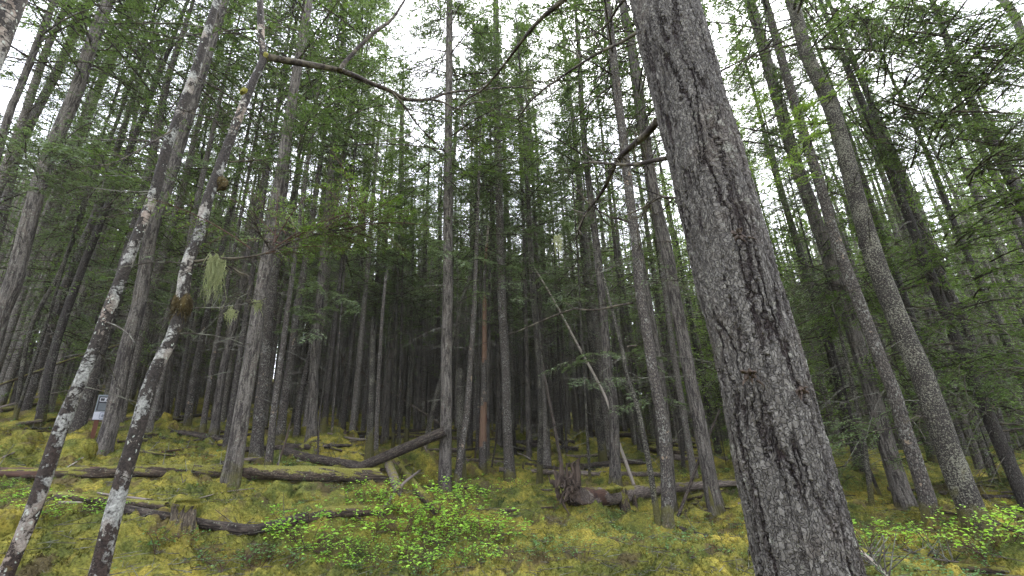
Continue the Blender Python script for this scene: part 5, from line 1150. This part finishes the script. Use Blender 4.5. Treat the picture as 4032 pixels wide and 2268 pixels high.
shrub_row(['b1', 'd0'], [(3950,2160),(3990,2200),(4030,2120),(3920,2230),(3880,2200)], .6, .9, 'leafy green shrub right of the crusted trunk, %s from left', 'green shrubs at the right edge')
shrub_row(D3, [(1700,1925),(1760,1940),(1850,1925),(1910,1940),(2000,1945),(2080,1935),(2160,1925),(1400,1690),(1420,1712)], .7, 1.1, 'low seedling in the hollow behind the central shrubs, %s from left', 'low seedlings in the central hollow')

# seedlings and leaves scattered beyond count
def cover():
    n = 15000
    r = np.exp(NP.uniform(math.log(5.0), math.log(26), n)); a = NP.uniform(-math.radians(50), math.radians(52), n); x = r * np.sin(a); y = r * np.cos(a)
    pr = noise(x * .55 + 3, y * .55, 61) + .5 * noise(x * 1.9, y * 1.9, 62) + np.clip((np.degrees(a) - 18) / 22, 0, 1) * .8
    k = pr > .42; x, y, r = x[k], y[k], r[k]; n = len(x)
    z = ground(x, y) + NP.uniform(.02, .16, n); L_ = NP.uniform(.012, .035, n) * (1 + r / 30)
    V = []
    for q in range(4):
        th = NP.uniform(0, 2 * PI, n); d = np.stack([np.cos(th), np.sin(th), NP.normal(.05, .25, n)], -1) * L_[:, None]; w = np.stack([-np.sin(th), np.cos(th), NP.normal(0, .2, n)], -1) * L_[:, None] * .38
        o = np.stack([x, y, z], -1) + NP.normal(0, .02, (n, 3)); V.append(np.stack([o, o + d * .5 + w, o + d, o + d * .5 - w], 1))
    V = np.concatenate(V).reshape(-1, 3); i = np.arange(len(V) // 4)[:, None] * 4 + np.arange(4)[None]
    tag(link('ground_cover', mesh_np('ground_cover', V, i, None, [M['leaf_dark']])), 'scattered small green seedling leaves over the moss', 'ground cover', kind='stuff')
    n = 7000; mb = MB(); r = np.exp(NP.uniform(math.log(4), math.log(28), n)); a = NP.uniform(-.9, .9, n); x = r * np.sin(a); y = r * np.cos(a); z = ground(x, y) + .035
    th = NP.uniform(0, 2 * PI, n); L_ = NP.uniform(.06, .5, n); A = np.stack([x, y, z], -1); B = A + np.stack([np.cos(th), np.sin(th), NP.normal(.02, .12, n)], -1) * L_[:, None]
    sliver(mb, A, B, .005, .002); tag(link('twig_litter', mb.mesh('twig_litter', [M['twig']])), 'fallen grey twigs littering the forest floor', 'twig litter', kind='stuff')
cover()

# ---------------------------------------------------------------- the stand behind: one object per tree
PR = []
def protos():
    specs = [('lit_bark', 'high0', .46), ('mottle', 'high1', .50), ('lit_bark', 'sparse0', .42), ('crust', 'sparse1', .42), ('lit_bark', 'high2', .48), ('mottle', 'sparse2', .44),
             ('fir', 'mid0', .27), ('lit_bark', 'mid1', .24), ('mottle', 'mid0', .31),
             ('dark', 'lush0', .07), ('fir', 'lush1', .10), ('dark', 'lush2', .06)]
    for i, (bark, cr, cb) in enumerate(specs):
        rs = np.random.default_rng(900 + i); H_ = 20
        P = np.array([[0, 0, -.4], [0, 0, 0], *[[rs.normal(0, .07), rs.normal(0, .07), z] for z in (4, 8, 12, 16)], [0, 0, 20]]); R = np.array([.165, .16, .145, .125, .10, .06, .015])
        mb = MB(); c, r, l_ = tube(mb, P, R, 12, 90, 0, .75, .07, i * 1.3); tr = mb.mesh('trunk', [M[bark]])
        mb = MB(); deadwood(mb, c, r, 1.2, cb * H_ + 3.5, 100 if cb > .3 else 50, rs, 1.7, sub=6); lb = low_boughs(c, 4.5 if cb > .3 else 2.6, max(4, cb * H_ + 1), 24 if cb > .3 else 18, rs, 'needle_pale' if i % 2 else 'needle', leaf=.085, dens=.7); dd = mb.mesh('branches', [M['twig']])
        me, mw = CR[cr]; L0 = CLEN[cr.rstrip('0123456789')]; PR.append((tr, dd, me, mw, cb * H_, (H_ - cb * H_) / L0, lb))
protos()
ANCH = [(-400, "left frame edge"), (175, "leftmost patchy leaning tree"), (430, "sign conifer"), (640, "white-blotched leaning tree"), (960, "pale front trunk"), (1230, "straight dark grey conifer"), (1462, "broken-topped dead trunk"), (1757, "tall central conifer"),
        (1905, "orange peeled trunk"), (2128, "slim speckled conifer"), (2400, "pale conifer behind white pole"), (2600, "white-mottled conifer"), (2760, "hollow-footed conifer"), (3050, "giant trunk"), (3450, "leaning grey-brown pair"), (3680, "lichen-crusted conifer"), (4600, "right frame edge")]
def proj(p):
    q = np.asarray(p) - EYE; z = q @ _f; return 2016 + (q @ _r) / z * FPX, 1134 - (q @ _u) / z * FPX
def stand():
    rs = random.Random(21); pts = [tuple(t['base'][:2]) for t in TREES.values()]; pos = []; tries = 0
    while len(pos) < 238 and tries < 20000:
        tries += 1
        a = math.radians(rs.uniform(-53, 53)); d = 14.5 + 30 * rs.random() ** .85
        if abs(math.degrees(a)) > 33 and rs.random() < .35: continue
        if math.degrees(a) > 20 and rs.random() < .3: continue
        x, y = d * math.sin(a), d * math.cos(a)
        if any((x - u) ** 2 + (y - v) ** 2 < (1.0 + .02 * d) ** 2 for u, v in pts): continue
        if d < 19 and -12 < math.degrees(a) < 24 and rs.random() < .75: continue
        pts.append((x, y)); pos.append((x, y, a, d))
    rec = []
    for x, y, a, d in pos:
        z = gz(x, y); deg = math.degrees(a)
        px, _ = proj((x, y, z + 2.2)); 
        if deg > 20: i = rs.choice([9, 10, 11, 9, 10, 6, 8])
        elif deg > 9: i = rs.choice([6, 8, 10, 0, 1, 3])
        elif deg < -30: i = rs.choice([6, 7, 8, 10, 0, 1])
        elif deg < -14: i = rs.choice([6, 7, 8, 0, 1, 3, 4, 2])
        else: i = rs.choice([0, 1, 2, 3, 4, 5, 6, 8])
        band = 0 if d < 21 else 1 if d < 28 else 2 if d < 36 else 3
        k = max(j for j in range(len(ANCH)) if ANCH[j][0] <= max(px, -399)); k = min(k, len(ANCH) - 2)
        rec.append([k, band, px, x, y, z, i, d, deg])
    rec.sort(key=lambda q: (q[0], q[1], q[2])); cnt = {}
    names = ['nearer', 'middle-depth', 'far', 'farthest']
    made = {}
    for q in rec:
        k, band, px, x, y, z, i, d, deg = q; n = cnt.get((k, band), 0); cnt[(k, band)] = n + 1
        kind = 'low-boughed' if i >= 9 else 'slim'
        lab = '%s %s conifer, %s from left between %s and %s' % (names[band], kind, ORD[n], ANCH[k][1], ANCH[k + 1][1])
        r = empty('conifer_tree', (x, y, z), lab, 'tree', 'conifers of the forest stand behind')
        s = rs.uniform(.82, 1.12) * (1.0 if abs(deg) < 30 else .95); s *= 1.15 if abs(deg) < 15 else 1.0; r.scale = (s * rs.uniform(.6, 1.1),) * 2 + (s,); r.rotation_euler = (rs.gauss(0, .012), rs.gauss(0, .012), rs.uniform(0, 6.28))
        if i not in made:
            tr, dd, me, mw, hb, sc, lb = PR[i]
            cr = link('crown', me, r, (0, 0, hb)); cr.scale = (1, 1, sc); lo = link('lower_boughs', lb[0], r)
            made[i] = [(link('trunk', tr, r), None), (link('branches', dd, r), None), (cr, link('limbs', mw, cr)), (lo, link('limbs', lb[1], lo))]
        else:
            for o, ch in made[i]:
                c = o.copy(); C.objects.link(c); c.parent = r
                if ch: e = ch.copy(); C.objects.link(e); e.parent = c
stand()

# saplings
def air():  # thin scattering volume added to brighten the dark forest interior
    v = np.array([[x, y, z] for z in (-9.5, 58) for y in (-75, 235) for x in (-225, 225)], float)
    me = mesh_np('haze', v, [[0, 2, 3, 1], [4, 5, 7, 6], [0, 1, 5, 4], [2, 6, 7, 3], [0, 4, 6, 2], [1, 3, 7, 5]])
    mt = bpy.data.materials.new('damp_air'); mt.use_nodes = True; n = mt.node_tree.nodes; n.clear(); o = n.new('ShaderNodeOutputMaterial'); p = n.new('ShaderNodeVolumePrincipled')
    p.inputs['Color'].default_value = (.90, .90, .87, 1); p.inputs['Density'].default_value = .0004; p.inputs['Anisotropy'].default_value = .2; mt.node_tree.links.new(p.outputs[0], o.inputs['Volume'])
    me.materials.append(mt); tag(link('haze', me), 'thin haze added to lift the dark between the far trunks', 'haze', kind='stuff')
air()
def saplings():
    pts = [(2062,1712,2.6,'pale green young conifer far behind, right of the scaly trunk'),(3300,1960,1.9,'young hemlock hugging the right side of the giant trunk'),(3270,1900,2.6,'taller young hemlock just right of the giant trunk'),
           (3780,1960,2.4,'young hemlock behind the lichen-crusted conifer'),(3940,1900,3.0,'young hemlock at the right edge below green boughs'),(2560,1800,2.2,'feathery young conifer behind the fallen tree trunk'),(3500,1900,2.8,'young hemlock behind the leaning grey-brown pair'),
           (2860,1830,2.4,'young hemlock just left of the giant trunk'),(1430,1600,2.4,'young conifer in the far clearing left of centre'),(240,1700,2.0,'young conifer on the slope left of the sign')]
    for i, (x, y, h, lab) in enumerate(pts):
        p = gpt(x, y); r = empty('sapling', p, lab, 'sapling', 'young conifers under the stand')
        me, mw = CR['lush%d' % (i % 3)]; s = h / 16
        o = link('crown', me, r, (0, 0, .15)); o.scale = (s * 2.0, s * 2.0, s); link('limbs', mw, o)
        mb = MB(); tube(mb, np.array([[0, 0, -.15], [0, 0, h * .5], [0, 0, h]]), np.array([.022, .015, .004]), 6, 10, 0); link('trunk', mb.mesh('trunk', [M['dark']]), r)
saplings()

# ---------------------------------------------------------------- distant wood that reads as one mass
def far_wood():
    rs = np.random.default_rng(77); n = 900; a = np.radians(rs.uniform(-62, 62, n)); d = 38 + 50 * rs.uniform(0, 1, n) ** .8; x = d * np.sin(a); y = d * np.cos(a); z = ground(x, y)
    mb = MB()
    for i in range(n):
        tube(mb, np.array([[x[i], y[i], z[i] - .5], [x[i], y[i], z[i] + 9], [x[i], y[i], z[i] + 17]]), np.array([.2, .15, .03]), 5, 4, 0, cap=False)
    k_ = 1700; a2 = np.radians(rs.uniform(-60, 60, k_)); d2 = rs.uniform(26, 62, k_); x2 = d2 * np.sin(a2); y2 = d2 * np.cos(a2); z2 = ground(x2, y2); lx = rs.normal(0, .25, (k_, 2)); tr_ = rs.uniform(.05, .12, k_)
    for i in range(k_):
        tube(mb, np.array([[x2[i], y2[i], z2[i] - .3], [x2[i] + lx[i, 0] * .4, y2[i], z2[i] + 6], [x2[i] + lx[i, 0], y2[i] + lx[i, 1], z2[i] + 13]]), np.array([tr_[i], tr_[i] * .8, .02]), 5, 4, 0, cap=False)
    m_ = 430; h = rs.uniform(0, 1, (n, m_)); low = np.where(np.degrees(a) > 15, .03, np.clip(.62 - np.maximum(0, d - 60) * .02, .05, .62))[:, None]; hz = low + (1 - low) * h
    R_ = 2.9 * (1 - h) ** .7 * np.sqrt(rs.uniform(0.02, 1, (n, m_))); th = rs.uniform(0, 2 * PI, (n, m_)); Ht = rs.uniform(14, 20, n)[:, None]
    C0 = np.stack([x[:, None] + R_ * np.cos(th), y[:, None] + R_ * np.sin(th), z[:, None] + hz * Ht - R_ * .2], -1).reshape(-1, 3)
    L_ = rs.uniform(.2, .62, len(C0))[:, None]; dd = np.stack([np.cos(th), np.sin(th), rs.normal(-.2, .2, th.shape)], -1).reshape(-1, 3); w = nrm(np.cross(dd, rs.normal(0, .5, dd.shape) + np.array([0, 0, 1.]))) * .13 * L_ / .4
    V = np.stack([C0, C0 + dd * L_ * .5 + w, C0 + dd * L_, C0 + dd * L_ * .5 - w], 1).reshape(-1, 3); i = np.arange(len(V) // 4)[:, None] * 4 + np.arange(4)[None]
    mb.add(V, i, None, 1)
    tag(link('distant_forest', mb.mesh('distant_forest', [M['lit_bark'], M['needle']])), 'dense distant conifer forest closing the view behind the stand', 'forest', kind='stuff')
far_wood()
